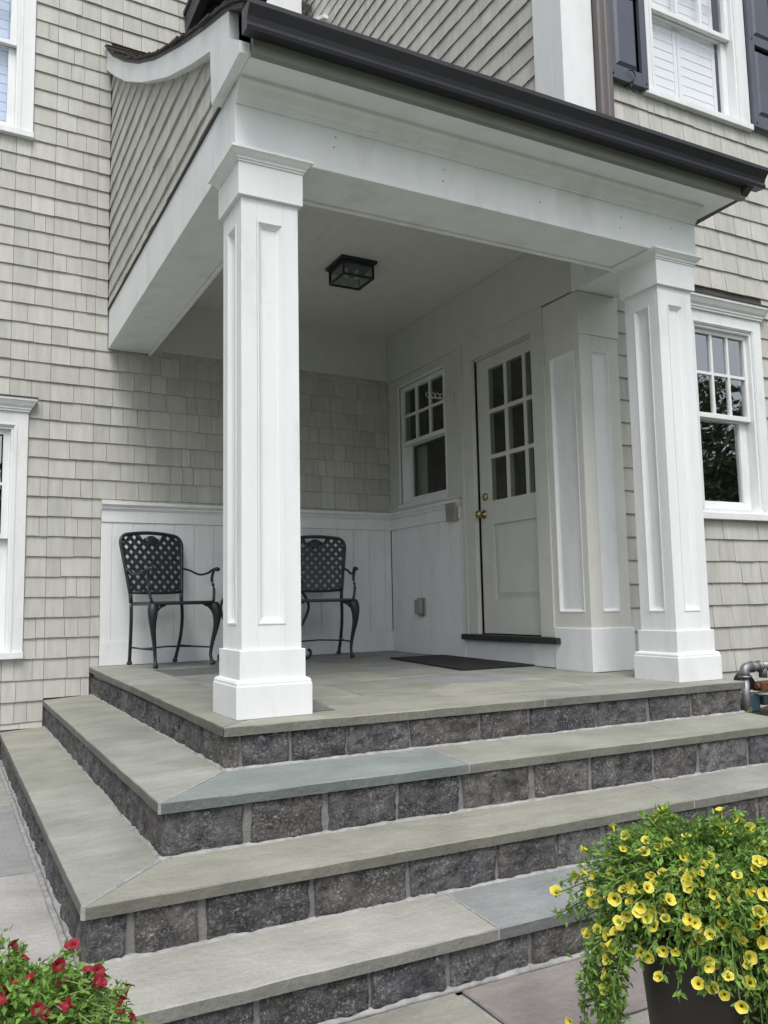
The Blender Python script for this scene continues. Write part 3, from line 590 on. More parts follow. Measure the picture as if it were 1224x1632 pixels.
# wainscot on both porch walls
def wainscot(F, u0, u1, seams, zf, w, cut=None):
    k = MB(); k.fbox(F, u0, u1, zf, 1.148, w-.02, w-.006); wn = H(k.build('wainscot', M['white']))
    e = [u0]+sorted(s for s in seams if u0+.02 < s < u1-.02)+[u1]
    for a, b in zip(e, e[1:]):
        m = MB(); m.fbox(F, a+.0028, b-.0028, .205, 1.062, w-.0055, w); H(m.build('board', M['white'], bevel=.002), wn)
    m = MB(); m.fbox(F, u0, u1, zf+.002, .204, w-.0055, w+.008); H(m.build('baseboard', M['white'], bevel=.003), wn)
    m = MB(); m.fbox(F, u0, u1, 1.063, 1.150, w-.0055, w+.008); H(m.build('top_rail', M['white'], bevel=.002), wn)
    pf = [(w-.01, 1.150), (w+.012, 1.150), (w+.012, 1.158), (w+.022, 1.162), (w+.022, 1.172), (w+.034, 1.186), (w+.040, 1.190), (w+.040, 1.210), (w-.01, 1.210)]
    m = MB(); m.rings([[F(u, v, ww) for ww, v in pf] for u in (u0-.004, u1)]); H(m.build('cap_rail', M['white']), wn)
    return wn
wainscot(FA, .065, 2.498, [.143+.1525*i for i in range(16)], dz(3.2), .022)
wainscot(FB, 2.19, 3.322, [3.284-.152*i for i in range(9)], dz(2.6), .000)
# frieze board on wall A inside the porch
bd(FA, 'frieze_board', 'ceil', None, .386, 2.488, 2.385, 2.78, .0, .03)
# corner pilaster
pb = MB()
X0, X1, Y0, Y1, ZT = 2.498, 2.815, .818, 1.150, 2.352
pb.box(X0+.02, X1, Y0+.02, Y1, dz(.8), ZT)
def panel_face(mb, F, u0, u1, v0, v1, pu0, pu1, pv0, pv1, t0, t1):   # stiles and rails proud of a core
    mb.fbox(F, u0, pu0, v0, v1, t0, t1); mb.fbox(F, pu1, u1, v0, v1, t0, t1); mb.fbox(F, pu0, pu1, v0, pv0, t0, t1); mb.fbox(F, pu0, pu1, pv1, v1, t0, t1)
def panel_mould(mb, F, pu0, pu1, pv0, pv1, t0, t1, wd=.024):
    q = lambda d, w: [F(pu0+d, pv0+d, w), F(pu1-d, pv0+d, w), F(pu1-d, pv1-d, w), F(pu0+d, pv1-d, w)]
    mb.rings([q(.0005, t1+.003), q(.007, t1+.003), q(.010, t1-.001), q(wd*.7, t0+.006), q(wd, t0+.002), q(wd, t0), q(.0005, t0), q(.0005, t1+.003)], caps=False)
FPL = lambda u, v, w: (X0-w, u, v); FPF = lambda u, v, w: (u, Y0-w, v)
panel_face(pb, FPL, Y0+.0, Y1, dz(.8), ZT, .868, 1.105, .362, 1.985, -.019, 0); panel_face(pb, FPF, X0+.0005, X1, dz(.8), ZT, 2.592, 2.728, .362, 1.985, -.019, .0005)
pil = H(pb.build('pilaster', M['cream'], bevel=.002))
pm = MB(); panel_mould(pm, FPL, .868, 1.105, .362, 1.985, -.018, 0); panel_mould(pm, FPF, 2.592, 2.728, .362, 1.985, -.018, .0005); pm.fbox(FPL, .892, 1.081, .386, 1.961, -.0185, -.0165); pm.fbox(FPF, 2.616, 2.704, .386, 1.961, -.0185, -.0165)
H(pm.build('panel_moulding', M['white']), pil)
pm = MB(); pm.box(X0-.012, X1+.014, Y0-.012, Y1, dz(.8), .268); H(pm.build('plinth', M['white'], bevel=.004), pil)
pm = MB(); pm.box(X0-.009, X1+.006, Y0-.009, Y1, 2.078, ZT-.004); H(pm.build('neck_band', M['cream'], bevel=.003), pil)

# ================================================================== the porch
PO = thing('porch', 'white open corner porch with square panelled columns, swooping shingled gable and dark gutter', 'porch', (0, 0, 0))
def P(o, par=None): o.parent = par or PO; return o
BZ, BT = 2.353, 2.645
def column(x0, lab):
    y0, a = .130, .32; cx, cy = x0+a/2, y0+a/2; s = .254; h = s/2
    mb = MB(); z0, z1 = .26, 2.20; mb.box(cx-h+.018, cx+h-.018, cy-h+.018, cy+h-.018, z0, z1)
    fr = [(lambda u, v, w: (cx+u, cy-h-w, v)), (lambda u, v, w: (cx-h-w, cy-u, v)), (lambda u, v, w: (cx-u, cy+h+w, v)), (lambda u, v, w: (cx+h+w, cy+u, v))]
    mo = MB()
    for i, F in enumerate(fr):
        e = 0 if i % 2 == 0 else .0183
        panel_face(mb, F, -h+e, h-e, z0, z1, -.059, .059, .367, 2.062, -.0182, 0); panel_mould(mo, F, -.059, .059, .367, 2.062, -.018, 0, .027)
    c = P(mb.build('column', M['white'], bevel=.0018)); c['label'] = lab
    mo.build('panel_moulding', M['white'], c)
    p = MB(); y = dz(.2); p.ring_mold(x0, x0+a, y0, y0+a, [(0, y), (0, .128), (-.003, .131), (-.003, .140), (-.008, .148), (-.016, .1515), (-.0205, .1515), (-.0205, .2665), (-.034, .2675)]); p.build('plinth', M['white'], c, bevel=.002)
    q = (a-.288)/2; p = MB(); p.ring_mold(x0+q, x0+a-q, y0+q, y0+a-q, [(-.012, 2.157), (0, 2.158), (0, 2.300), (.005, 2.300), (.005, 2.308), (.011, 2.310), (.011, 2.318), (.020, 2.325), (.031, 2.338), (.0385, 2.341), (.0385, BZ-.0015), (-.01, BZ-.0015)]); p.build('capital', M['white'], c)
    return c
column(.0906, 'white panelled column at the front corner'); column(2.4651, 'white panelled column nearest the right window')
# beams
bm_ = MB(); bm_.box(.095, 2.81, .155, .445, BZ, BT); bm_.box(.096, 2.809, .20, .445, BT, 2.80); bm = P(bm_.build('beam', M['white'], bevel=.003))
bm_ = MB(); bm_.box(.095, .385, .4455, 3.232, BZ, BT); bm_.box(.15, .384, .4455, 3.232, BT, 2.80); P(bm_.build('beam', M['white'], bevel=.003))
bm_ = MB(); bm_.box(2.4885, 2.81, .4455, .858, BZ, 2.80); P(bm_.build('beam', M['white'], bevel=.003))
k = MB(); k.box(.386, 2.488, .4455, .472, BZ-.012, BZ+.02); k.box(.386, .412, .4725, 3.22, BZ-.012, BZ+.02); P(k.build('soffit_bead', M['white'], bevel=.003))
k = MB()
for x, z in ((.55, 2.47), (.56, 2.52), (1.12, 2.44), (1.13, 2.50), (1.70, 2.46), (2.24, 2.43), (2.25, 2.49), (2.62, 2.50)):
    k.tube([(x, .1555, z), (x, .1535, z)], .0042, 8)
for y, z in ((2.32, 2.44), (2.18, 2.43), (2.02, 2.47)): k.tube([(2.4885, y, z), (2.4865, y, z)], .006, 8)
P(k.build('nail_marks', M['grey'], kind='stuff'))
# small shelf flashing on top of the left beam
k = MB(); k.box(.084, .14, .36, 3.23, BT+.001, BT+.007); P(k.build('flashing', M['brown']))
# cornice
k = MB(); pf = [(.155, 2.556), (.145, 2.556), (.145, 2.566), (.135, 2.570), (.133, 2.582), (.118, 2.594), (.098, 2.618), (.082, 2.628), (.082, 2.6448), (.155, 2.6448)]
k.rings([[(x, y, z) for y, z in pf] for x in (.0965, 2.808)]); P(k.build('bed_moulding', M['white']))
k = MB(); k.box(.095, 2.925, -.045, .1545, BT, BT+.02); k.box(2.8105, 2.925, .155, .857, BT, BT+.02); P(k.build('soffit', M['white'], bevel=.001))
k = MB(); k.box(.096, 2.96, -.078, -.0455, 2.638, 2.80); P(k.build('fascia', M['fascia_shaded'], bevel=.002))
# gutter
k = MB(); gp = [(-.079, 2.800), (-.079, 2.698), (-.140, 2.690), (-.146, 2.704), (-.140, 2.722), (-.146, 2.742), (-.166, 2.766), (-.176, 2.774), (-.178, 2.792), (-.171, 2.794), (-.169, 2.780), (-.160, 2.770), (-.139, 2.744), (-.134, 2.722), (-.139, 2.706), (-.083, 2.703), (-.083, 2.800)]
k.rings([[(x, y, z) for y, z in gp] for x in (.052, 3.040)])
gt = P(k.build('gutter', M['gutter']))
k = MB(); cap = gp[:10]+[(-.083, 2.80)]
for x0, x1 in ((.048, .0515), (3.0405, 3.044)):
    k = MB(); k.prism([(-.079, 2.800), (-.079, 2.698), (-.140, 2.690), (-.147, 2.704), (-.141, 2.722), (-.147, 2.742), (-.167, 2.766), (-.178, 2.774), (-.179, 2.793)], lambda p, x=x0: (x, p[0], p[1]), lambda p, x=x1: (x, p[0], p[1])); P(k.build('end_cap', M['gutter']), gt)
k = MB(); k.rings([[(x, y-.0012, z-.001) for y, z in gp[:10]]+[(x, -.16, 2.785), (x, -.085, 2.70)] for x in (2.60, 2.6035)]); P(k.build('gutter_seam', M['gutter']), gt)
# brown return at the right end of the eave
k = MB(); k.prism([(-.14, 2.70), (-.078, 2.655), (.857, 2.625), (.857, 3.24), (.4, 3.06), (-.08, 2.83)], lambda p: (2.9255, p[0], p[1]), lambda p: (2.972, p[0], p[1])); P(k.build('rake_board', M['brown'], bevel=.003))
# roof profile
TOP = [(-.09, 2.805), (.101, 2.925), (.484, 3.086), (.939, 3.292), (1.507, 3.571), (1.996, 3.847), (2.454, 4.140), (2.943, 4.483), (3.30, 4.780)]
BOT = [(.38, 2.918), (.698, 3.052), (1.203, 3.286), (1.841, 3.633), (2.445, 3.997), (2.931, 4.333), (3.224, 4.55)]
tc = lambda y: lerp_curve(TOP, y); bc_ = lambda y: lerp_curve(BOT, y)
ys_ = [.101+(3.224-.101)*i/40 for i in range(41)]; yb = [3.224-(3.224-.38)*i/36 for i in range(37)]
rake = [(-.046, 2.648), (-.046, 2.698), (.101, 2.80)]+[(y, tc(y)) for y in ys_]+[(y, bc_(y)) for y in yb]+[(.353, 2.652), (.353, 2.6455)]
k = MB(); k.prism(rake, lambda p: (.094, p[0], p[1]), lambda p: (.050, p[0], p[1])); P(k.build('rake_board', M['white'], bevel=.0))
# gable wall backing
gb = MB(); gy = [.30+(3.23-.30)*i/30 for i in range(31)]
gb.prism([(.30, BT+.002), (3.23, BT+.002)]+[(y, tc(y)-.01) for y in gy[::-1]], lambda p: (.1, p[0], p[1]), lambda p: (.14, p[0], p[1])); gable = P(gb.build('gable_wall', M['sheath']))
# roof deck, several rows of roof shingles
def n2(y):
    e = .01; d = (tc(y+e)-tc(y-e))/(2*e); L = math.hypot(1, d); return Vector((0, -d/L, 1/L)), Vector((0, 1/L, d/L))
rd = MB(); yy = [-.09+(3.40+.09)*i/60 for i in range(61)]
for a, b in zip(yy, yy[1:]):
    xr = 2.975 if b < .86 else 2.52
    na, _ = n2(a); nb, _ = n2(b); A0 = Vector((0, a, tc(a))); B0 = Vector((0, b, tc(b)))
    p = [A0+na*.001, B0+nb*.001, B0+nb*.022, A0+na*.022]; X = lambda v, x: (x, v.y, v.z)
    rd.hexa([X(p[0], .046), X(p[0], xr), X(p[1], xr), X(p[1], .046), X(p[3], .046), X(p[3], xr), X(p[2], xr), X(p[2], .046)])
roof = P(rd.build('roof', M['brown']))
ex = .125; s = -.095; rows_ = []
stuff = MB()
while s < 3.25:
    xr = 2.985 if s < .80 else 2.50
    x = .036+random.uniform(-.004, .004); first = True
    while x < xr-.05:
        wd = min(random.uniform(.11, .24), xr-x)
        nn, tt = n2(s+random.uniform(-.006, .006)); th = random.uniform(.010, .018); up_ = .022
        base = Vector((0, s+random.uniform(-.004, .008), 0)); base.z = tc(base.y)
        q0 = base+nn*(up_+.004); q1 = base+nn*(up_+.004+th); e2_ = Vector((0, base.y+ex*1.5*tt.y, 0)); e2_.z = tc(e2_.y); n3, _ = n2(e2_.y); r0 = e2_+n3*(up_-.002); r1 = e2_+n3*(up_+.006)
        jx = random.uniform(-.010, .004) if first else 0
        X = lambda v, xx: (xx, v.y, v.z)
        tgt = MB() if (first or x < .55) and s > 1.0 else stuff
        tgt.cur = random.uniform(.7, 1.35)
        tgt.hexa([X(q0, x+jx), X(q0, x+wd-.004), X(r0, x+wd-.004), X(r0, x+jx), X(q1, x+jx), X(q1, x+wd-.004), X(r1, x+wd-.004), X(r1, x+jx)])
        if tgt is not stuff: P(tgt.build('roof_shingle', M['roof'], attr='tone'), roof)
        x += wd; first = False
    _, tt = n2(s); s += ex*tt.y
P(stuff.build('roof_shingles', M['roof'], attr='tone', kind='stuff'), roof)
# ceiling boards
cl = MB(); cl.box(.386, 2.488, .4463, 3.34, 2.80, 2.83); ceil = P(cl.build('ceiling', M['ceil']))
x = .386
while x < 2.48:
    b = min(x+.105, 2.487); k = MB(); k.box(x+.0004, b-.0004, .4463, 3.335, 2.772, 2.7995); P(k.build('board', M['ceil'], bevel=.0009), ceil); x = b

# ================================================================== objects on the porch
def chair(loc, rz, lab):
    t = thing('armchair', lab, 'chair', loc, 'black lattice back armchairs on the porch', rz)
    iron = M['iron']
    # back outline (x,z) with lean
    def lean(z): return .195+.20*(z-.45)+.10*max(0, z-.6)**2
    def bp(x, z, d=0.): return (x, lean(z)+d, z)
    out = []
    for x, z in crv([(-.198, .51, 0), (-.215, .66, 0), (-.231, .80, 0), (-.236, .878, 0), (-.206, .926, 0), (-.11, .944, 0), (0, .950, 0), (.11, .944, 0), (.206, .926, 0), (.236, .878, 0), (.231, .80, 0), (.215, .66, 0), (.198, .51, 0)], 72) and [(p.x, p.y) for p in crv([(-.198, .51, 0), (-.215, .66, 0), (-.231, .80, 0), (-.236, .878, 0), (-.206, .926, 0), (-.11, .944, 0), (0, .950, 0), (.11, .944, 0), (.206, .926, 0), (.236, .878, 0), (.231, .80, 0), (.215, .66, 0), (.198, .51, 0)], 72)]:
        out.append((x, z))
    f = MB(); f.tube([bp(x, z) for x, z in out], (.0135), 8, up=(0, 1, 0)); f.tube([bp(-.198, .518), bp(-.1, .514), bp(0, .512), bp(.1, .514), bp(.198, .518)], .011, 8)
    for sx in (-1, 1): f.tube([bp(sx*.198, .52), (sx*.194, .20, .44)], .0135, 8)
    back = f.build('backrest', iron, t, smooth=True)
    poly = out+[(.198, .515), (-.198, .515)]
    def inside(x, z):
        c = False; n = len(poly)
        for i in range(n):
            (x1, z1), (x2, z2) = poly[i], poly[(i+1) % n]
            if (z1 > z) != (z2 > z) and x < (x2-x1)*(z-z1)/(z2-z1)+x1: c = not c
        if c and z > .905 and abs(x) < .085: return False
        return c
    lt_ = MB(); pit = .066
    for sg in (1, -1):
        for kk in range(-14, 15):
            pts = []; c0 = kk*pit
            # line x = sg*(z-.74)*.95 + c0
            for i in range(161):
                z = .50+.48*i/160; x = sg*(z-.735)*.92+c0
                if inside(x, z): pts.append((x, z))
                elif len(pts) > 3: break
                else: pts = []
            if len(pts) > 3:
                pts = pts[::4]+[pts[-1]]
                hw = .0125
                L = []
                dx, dz_ = sg*.92, 1.; nL = math.hypot(dx, dz_); nx_, nz_ = -dz_/nL, dx/nL
                for x, z in pts:
                    wv = .0022*sg*math.cos(math.pi*(z-.5)/(pit*.54))
                    L.append([bp(x+nx_*hw, z+nz_*hw, wv-.003), bp(x-nx_*hw, z-nz_*hw, wv-.003), bp(x-nx_*hw, z-nz_*hw, wv+.003), bp(x+nx_*hw, z+nz_*hw, wv+.003)])
                lt_.rings(L)
    lt_.build('lattice', iron, back)
    md = MB(); md.rings([[bp(r*math.cos(a), .893+r*.8*math.sin(a), w) for a in [2*math.pi*i/20 for i in range(20)]] for r, w in ((.001, -.006), (.030, -.009), (.046, -.005), (.046, .005), (.001, .005))])
    md.tube([bp(-.105, .935), bp(-.075, .90), bp(-.045, .875)], .008, 6); md.tube([bp(.105, .935), bp(.075, .90), bp(.045, .875)], .008, 6)
    md.build('medallion', iron, back, smooth=True)
    # seat
    s_ = MB(); ol = [(-.195, .20), (.195, .20), (.215, .0), (.238, -.18), (.222, -.225), (.12, -.245), (0, -.25), (-.12, -.245), (-.222, -.225), (-.238, -.18), (-.215, 0)]
    s_.rings([[(x*.93, y*.93, .425) for x, y in ol], [(x, y, .425) for x, y in ol], [(x*1.01, y*1.01, .437) for x, y in ol], [(x, y, .449) for x, y in ol], [(x*.9, y*.9, .447) for x, y in ol], [(x*.86, y*.86, .438) for x, y in ol]])
    s_.build('seat', iron, t)
    for sx in (-1, 1):
        a = MB(); a.tube(crv([(sx*.219, .225, .69), (sx*.238, .15, .672), (sx*.250, .04, .640), (sx*.250, -.08, .645), (sx*.247, -.16, .668), (sx*.247, -.215, .668), (sx*.247, -.235, .655)], 22), [(.011, .008)]*15+[(.013, .009), (.016, .010), (.020, .012), (.023, .015), (.023, .016), (.019, .014), (.012, .010), (.004, .004)], 8)
        a.tube(crv([(sx*.247, -.17, .662), (sx*.240, -.155, .60), (sx*.246, -.175, .53), (sx*.232, -.195, .44)], 14), [.010]*15, 8); a.build('armrest', iron, t, smooth=True)
        l = MB(); pth = crv([(sx*.225, -.205, .43), (sx*.240, -.225, .36), (sx*.236, -.222, .27), (sx*.216, -.205, .16), (sx*.207, -.198, .08), (sx*.212, -.215, .03), (sx*.216, -.232, .014)], 24)
        rr_ = [(.034, .030), (.036, .032), (.037, .033), (.035, .031), (.032, .029), (.029, .027), (.026, .024), (.023, .022), (.020, .020), (.018, .018), (.016, .016), (.0145, .0145), (.0135, .0135), (.0125, .0125), (.012, .012), (.0115, .0115), (.011, .011), (.011, .011), (.0115, .0115), (.013, .012), (.016, .013), (.020, .014), (.021, .014), (.016, .010), (.004, .004)]
        l.tube(pth, rr_, 10, up=(0, 1, 0)); l.tube([(sx*.14, -.215, .426), (sx*.18, -.218, .415), (sx*.225, -.215, .385)], [(.006, .006), (.012, .012), (.022, .020)], 8); l.build('leg', iron, t, smooth=True)
        l = MB(); l.tube(crv([(sx*.195, .195, .43), (sx*.196, .19, .32), (sx*.192, .205, .20), (sx*.182, .235, .09), (sx*.176, .252, .035), (sx*.175, .256, .012)], 18), [.0125]*14+[.0135, .018, .021, .019, .008], 8, up=(0, 1, 0)); l.build('leg', iron, t, smooth=True)
        l = MB(); l.tube([(sx*.183, .228, .135), (sx*.19, .02, .130), (sx*.208, -.20, .13)], .0065, 6); l.build('stretcher', iron, t, smooth=True)
    l = MB(); l.tube([(-.19, .02, .130), (0, .03, .138), (.19, .02, .130)], .0065, 6); l.build('stretcher', iron, t, smooth=True)
    return t
chair((.475, 2.835, dz(2.8)+.003), R(14), 'black lattice back metal armchair in full view left of the front column')
chair((1.62, 2.86, dz(2.8)+.003), R(-17), 'black lattice back metal armchair half hidden behind the front column')
# side table between the chairs
tb = thing('side_table', 'small round black metal side table mostly hidden behind the front column', 'table', (1.175, 2.83, dz(2.8)+.003))
k = MB(); n = 40; k.rings([[(r*math.cos(2*math.pi*i/n), r*math.sin(2*math.pi*i/n), z) for i in range(n)] for r, z in ((.02, .555), (.26, .555), (.275, .560), (.28, .575), (.275, .590), (.26, .592), (.255, .586), (.02, .586))]); k.build('table_top', M['iron'], tb, smooth=False)
for a in (20, 110, 200, 290):
    ca, sa = math.cos(R(a-22)), math.sin(R(a-22)); k = MB()
    k.tube([(r*ca, r*sa, z) for r, z in [(p.x, p.z) for p in crv([(.23, 0, .56), (.31, 0, .47), (.335, 0, .38), (.28, 0, .26), (.19, 0, .17), (.195, 0, .09), (.27, 0, .03), (.325, 0, .012), (.35, 0, .05), (.33, 0, .078)], 36)]], .011, 8, up=(-sa, ca, 0)); k.build('leg', M['iron'], tb, smooth=True)
k = MB(); k.rings([[(r*math.cos(2*math.pi*i/24), r*math.sin(2*math.pi*i/24), z) for i in range(24)] for r, z in ((.175, .165), (.19, .165), (.19, .178), (.175, .178), (.175, .165))], caps=False); k.build('brace_ring', M['iron'], tb)
# door mat
k = MB(); nx, ny = 14, 24; x0, x1, y0, y1 = 1.93, 2.49, 1.37, 2.50
g0 = []
for j in range(ny+1):
    for i in range(nx+1):
        x = x0+(x1-x0)*i/nx+(.10*j/ny)*(1-i/nx); y = y0+(y1-y0)*j/ny; g0.append((x, y, dz(y)+.012+.003*noise.noise(Vector((x*4, y*4, 2)))))
m_ = (nx+1)*(ny+1); fs = [(j*(nx+1)+i, j*(nx+1)+i+1, (j+1)*(nx+1)+i+1, (j+1)*(nx+1)+i) for j in range(ny) for i in range(nx)]
k.add(g0+[(x, y, dz(y)+.001) for x, y, z in g0], fs+[tuple(m_+q for q in f) for f in fs]+[(i, i+1, m_+i+1, m_+i) for i in range(nx)]+[(ny*(nx+1)+i, ny*(nx+1)+i+1, m_+ny*(nx+1)+i+1, m_+ny*(nx+1)+i) for i in range(nx)]+[(j*(nx+1), (j+1)*(nx+1), m_+(j+1)*(nx+1), m_+j*(nx+1)) for j in range(ny)]+[(j*(nx+1)+nx, (j+1)*(nx+1)+nx, m_+(j+1)*(nx+1)+nx, m_+j*(nx+1)+nx) for j in range(ny)])
tag(k.build('doormat', M['mat']), 'flat black rubber doormat on the stone floor before the door', 'doormat')
# ceiling lantern
ln = thing('ceiling_light', 'square black lantern with clear glass sides fixed to the porch ceiling', 'ceiling light', (1.495, 1.955, 2.7715))
k = MB(); k.box(-.135, .135, -.135, .135, -.022, 0); k.box(-.122, .122, -.122, .122, -.032, -.0225); k.build('canopy', M['iron'], ln, bevel=.002)
k = MB(); h = .112; zb = -.128
for sx in (-1, 1):
    for sy in (-1, 1): k.box(sx*h-.006, sx*h+.006, sy*h-.006, sy*h+.006, zb, -.033)
for sg in (-1, 1):
    k.box(-h+.0065, h-.0065, sg*h-.006, sg*h+.006, zb, zb+.014); k.box(sg*h-.006, sg*h+.006, -h+.0065, h-.0065, zb, zb+.014)
    k.box(-h+.0065, h-.0065, sg*h-.005, sg*h+.005, -.040, -.033); k.box(sg*h-.005, sg*h+.005, -h+.0065, h-.0065, -.040, -.033)
k.build('cage', M['iron'], ln)
for sg in (-1, 1):
    k = MB(); k.add([(-h, sg*(h-.002), zb+.01), (h, sg*(h-.002), zb+.01), (h, sg*(h-.002), -.036), (-h, sg*(h-.002), -.036)], [(0, 1, 2, 3)]); k.build('glass_panel', M['lampglass'], ln, fix=False)
    k = MB(); k.add([(sg*(h-.002), -h, zb+.01), (sg*(h-.002), h, zb+.01), (sg*(h-.002), h, -.036), (sg*(h-.002), -h, -.036)], [(0, 1, 2, 3)]); k.build('glass_panel', M['lampglass'], ln, fix=False)
k = MB(); k.add([(-h, -h, zb+.006), (h, -h, zb+.006), (h, h, zb+.006), (-h, h, zb+.006)], [(0, 1, 2, 3)]); k.build('glass_panel', M['lampglass'], ln, fix=False)
k = MB()
for sx in (-.04, .04): k.tube([(sx, 0, -.033), (sx, 0, -.055)], .013, 12); k.tube([(sx, 0, -.055), (sx, 0, -.068), (sx, 0, -.09), (sx, 0, -.10)], [.010, .020, .022, .006], 12)
k.build('bulb', M['louver'], ln, smooth=True)
# outlet box
ob = thing('outlet_box', 'grey weatherproof outlet cover low on the white wainscot', 'outlet', (2.499, 2.82, .405))
k = MB(); k.box(-.012, 0, -.062, .062, -.072, .072); k.build('plate', M['grey'], ob, bevel=.006)
k = MB(); k.box(-.05, -.0125, -.045, .045, -.058, .060); k.build('cover', M['grey'], ob, bevel=.010); k = MB(); k.tube([(-.03, -.02, -.058), (-.03, -.02, -.085)], .010, 8); k.tube([(-.03, .0, .058), (-.03, .0, .072)], .012, 8); k.build('latch', M['grey'], ob)
# door chime speaker under the window stool
cs = thing('door_chime', 'small grey ribbed chime box under the end of the porch window sill', 'door chime', (2.4915, 2.30, 1.12))
k = MB(); k.prism([(-.062, -.07), (.062, -.07), (.072, .068), (-.072, .068)], lambda p: (-.001, p[0], p[1]), lambda p: (-.030, p[0], p[1])); k.build('housing', M['grey'], cs, bevel=.004)
for i in range(6):
    k = MB(); z = -.05+i*.02; k.box(-.0345, -.0305, -.052, .052, z, z+.009); k.build('rib', M['grey'], cs)
# drying bracket
br = thing('wall_bracket', 'white wall bracket with a row of rings beside the porch window', 'bracket', (2.4995, 2.262, 1.99))
k = MB(); k.box(-.006, 0, -.012, .012, -.055, .055); k.box(-.03, -.0065, -.008, .008, -.03, .03); k.build('plate', M['cream'], br, bevel=.002)
k = MB()
for i in range(5):
    cx_ = -.06-.042*i; rg = [(cx_+.019*math.cos(R(a)), 0, .012+.019*math.sin(R(a))) for a in range(0, 361 if i < 4 else 300, 24)]; k.tube(rg, .0035, 6, up=(0, 1, 0))
k.tube([(-.03, 0, -.006), (-.13, 0, -.008), (-.235, 0, -.007)], .004, 6, up=(0, 1, 0)); k.build('arm', M['cream'], br, smooth=True)

# ================================================================== gas meter by the right wall
gm = thing('gas_meter', 'galvanised gas pipe with elbow and regulator in the mulch right of the porch', 'gas meter', (3.40, .5, -.31))
def GP(o): o.parent = gm; o.matrix_parent_inverse = Matrix.Translation((-3.40, -.5, .31)); return o
k = MB(); k.tube([(3.405, .5, -.34), (3.405, .5, -.03)], .0245, 16); GP(k.build('riser_pipe', M['steel'], smooth=True))
k = MB(); pts = [(3.405, .5, -.045), (3.405, .5, -.02)]+[(3.435-.030*math.cos(t), .5, -.02+.030*math.sin(t)) for t in [R(a) for a in (20, 45, 70, 90)]]+[(3.47, .5, .01)]
k.tube(pts, .030, 16, up=(0, 1, 0)); k.tube([(3.405, .5, -.052), (3.405, .5, -.040)], .036, 16); k.tube([(3.466, .5, .01), (3.478, .5, .01)], .035, 16); GP(k.build('elbow', M['steel'], smooth=True))
k = MB(); k.tube([(3.478, .5, .01), (3.53, .5, .01)], .027, 16); k.tube([(3.53, .5, .01), (3.545, .5, .01)], .037, 8); k.tube([(3.545, .5, .01), (3.80, .5, .01)], .029, 16); k.tube([(3.57, .5, .01), (3.57, .5, -.06)], .026, 12); GP(k.build('cross_pipe', M['steel'], smooth=True))
k = MB(); k.tube([(3.50, .56, -.09), (3.50, .62, -.09)], .055, 20); k.tube([(3.50, .53, -.09), (3.50, .56, -.09)], .03, 16); GP(k.build('regulator', M['iron'], smooth=False))
k = MB(); k.box(3.52, 3.72, .47, .55, -.14, -.085); k.tube([(3.50, .5, -.11), (3.56, .5, -.11)], .02, 10); GP(k.build('fitting', M['rust'], bevel=.01))
k = MB(); k.box(3.46, 3.56, .52, .60, -.27, -.16); k.box(3.57, 3.63, .50, .58, -.23, -.17); GP(k.build('valve_body', M['bluebox'], bevel=.012))

# ================================================================== plants
def leaf_cloud(mb, pts, size, wid):
    for (p, d, s, tone) in pts:
        p = Vector(p); d = Vector(d).normalized(); side = d.cross(Vector((random.uniform(-1, 1), random.uniform(-1, 1), random.uniform(.2, 1.4)))).normalized(); nn = side.cross(d)
        L = size*s; W = wid*s; mb.cur = tone
        a = p; b = p+d*L*.45+side*W; c = p+d*L*.45-side*W; e = p+d*L+nn*(-L*.18); m = p+d*L*.45-nn*W*.35
        mb.add([a, b, e, m, c], [(0, 1, 3), (1, 2, 3), (0, 3, 4), (3, 2, 4)])
def flower_mesh(name, m, seed, r0=.0145):
    rnd = random.Random(seed); n = 20; R_ = [(0., -.022, .0), (.0035, -.012, .12), (.0055, -.004, .25), (.010, .0, .6), (1, .0005, 1.)]
    vs = [(0, 0, -.014)]; rad = [0.]
    ph = rnd.uniform(0, 6); cup = rnd.uniform(-.0015, .0035)
    for k, (r, z, t) in enumerate([(.0022, -.010, .1), (.0042, -.003, .26), (.0088, -.0002, .6), (r0, cup, 1.)]):
        for i in range(n):
            a = 2*math.pi*i/n; f = 1-(.13*(1-abs(math.cos(2.5*a+ph)))**1.5 if k == 3 else .03*(1-abs(math.cos(2.5*a+ph))) if k == 2 else 0)
            vs.append((r*f*math.cos(a), r*f*math.sin(a), z+(rnd.uniform(-.0006, .0006)+.0009*math.sin(5*a+ph) if k == 3 else 0))); rad.append(t)
    fs = [(0, 1+i, 1+(i+1) % n) for i in range(n)]+[(1+k*n+i, 1+k*n+(i+1) % n, 1+(k+1)*n+(i+1) % n, 1+(k+1)*n+i) for k in range(3) for i in range(n)]
    # calyx tube behind
    o = len(vs)
    for z, r in ((-.0035, .0046), (-.016, .0026), (-.021, .0012)):
        for i in range(8): vs.append((r*math.cos(i*math.pi/4), r*math.sin(i*math.pi/4), z)); rad.append(.7)
    fs += [(o+k*8+i, o+k*8+(i+1) % 8, o+(k+1)*8+(i+1) % 8, o+(k+1)*8+i) for k in range(2) for i in range(8)]
    me = bpy.data.meshes.new(name); me.from_pydata(vs, [], fs); a = me.attributes.new('rad', 'FLOAT', 'POINT'); a.data.foreach_set('value', rad); me.shade_smooth(); me.materials.append(m); return me
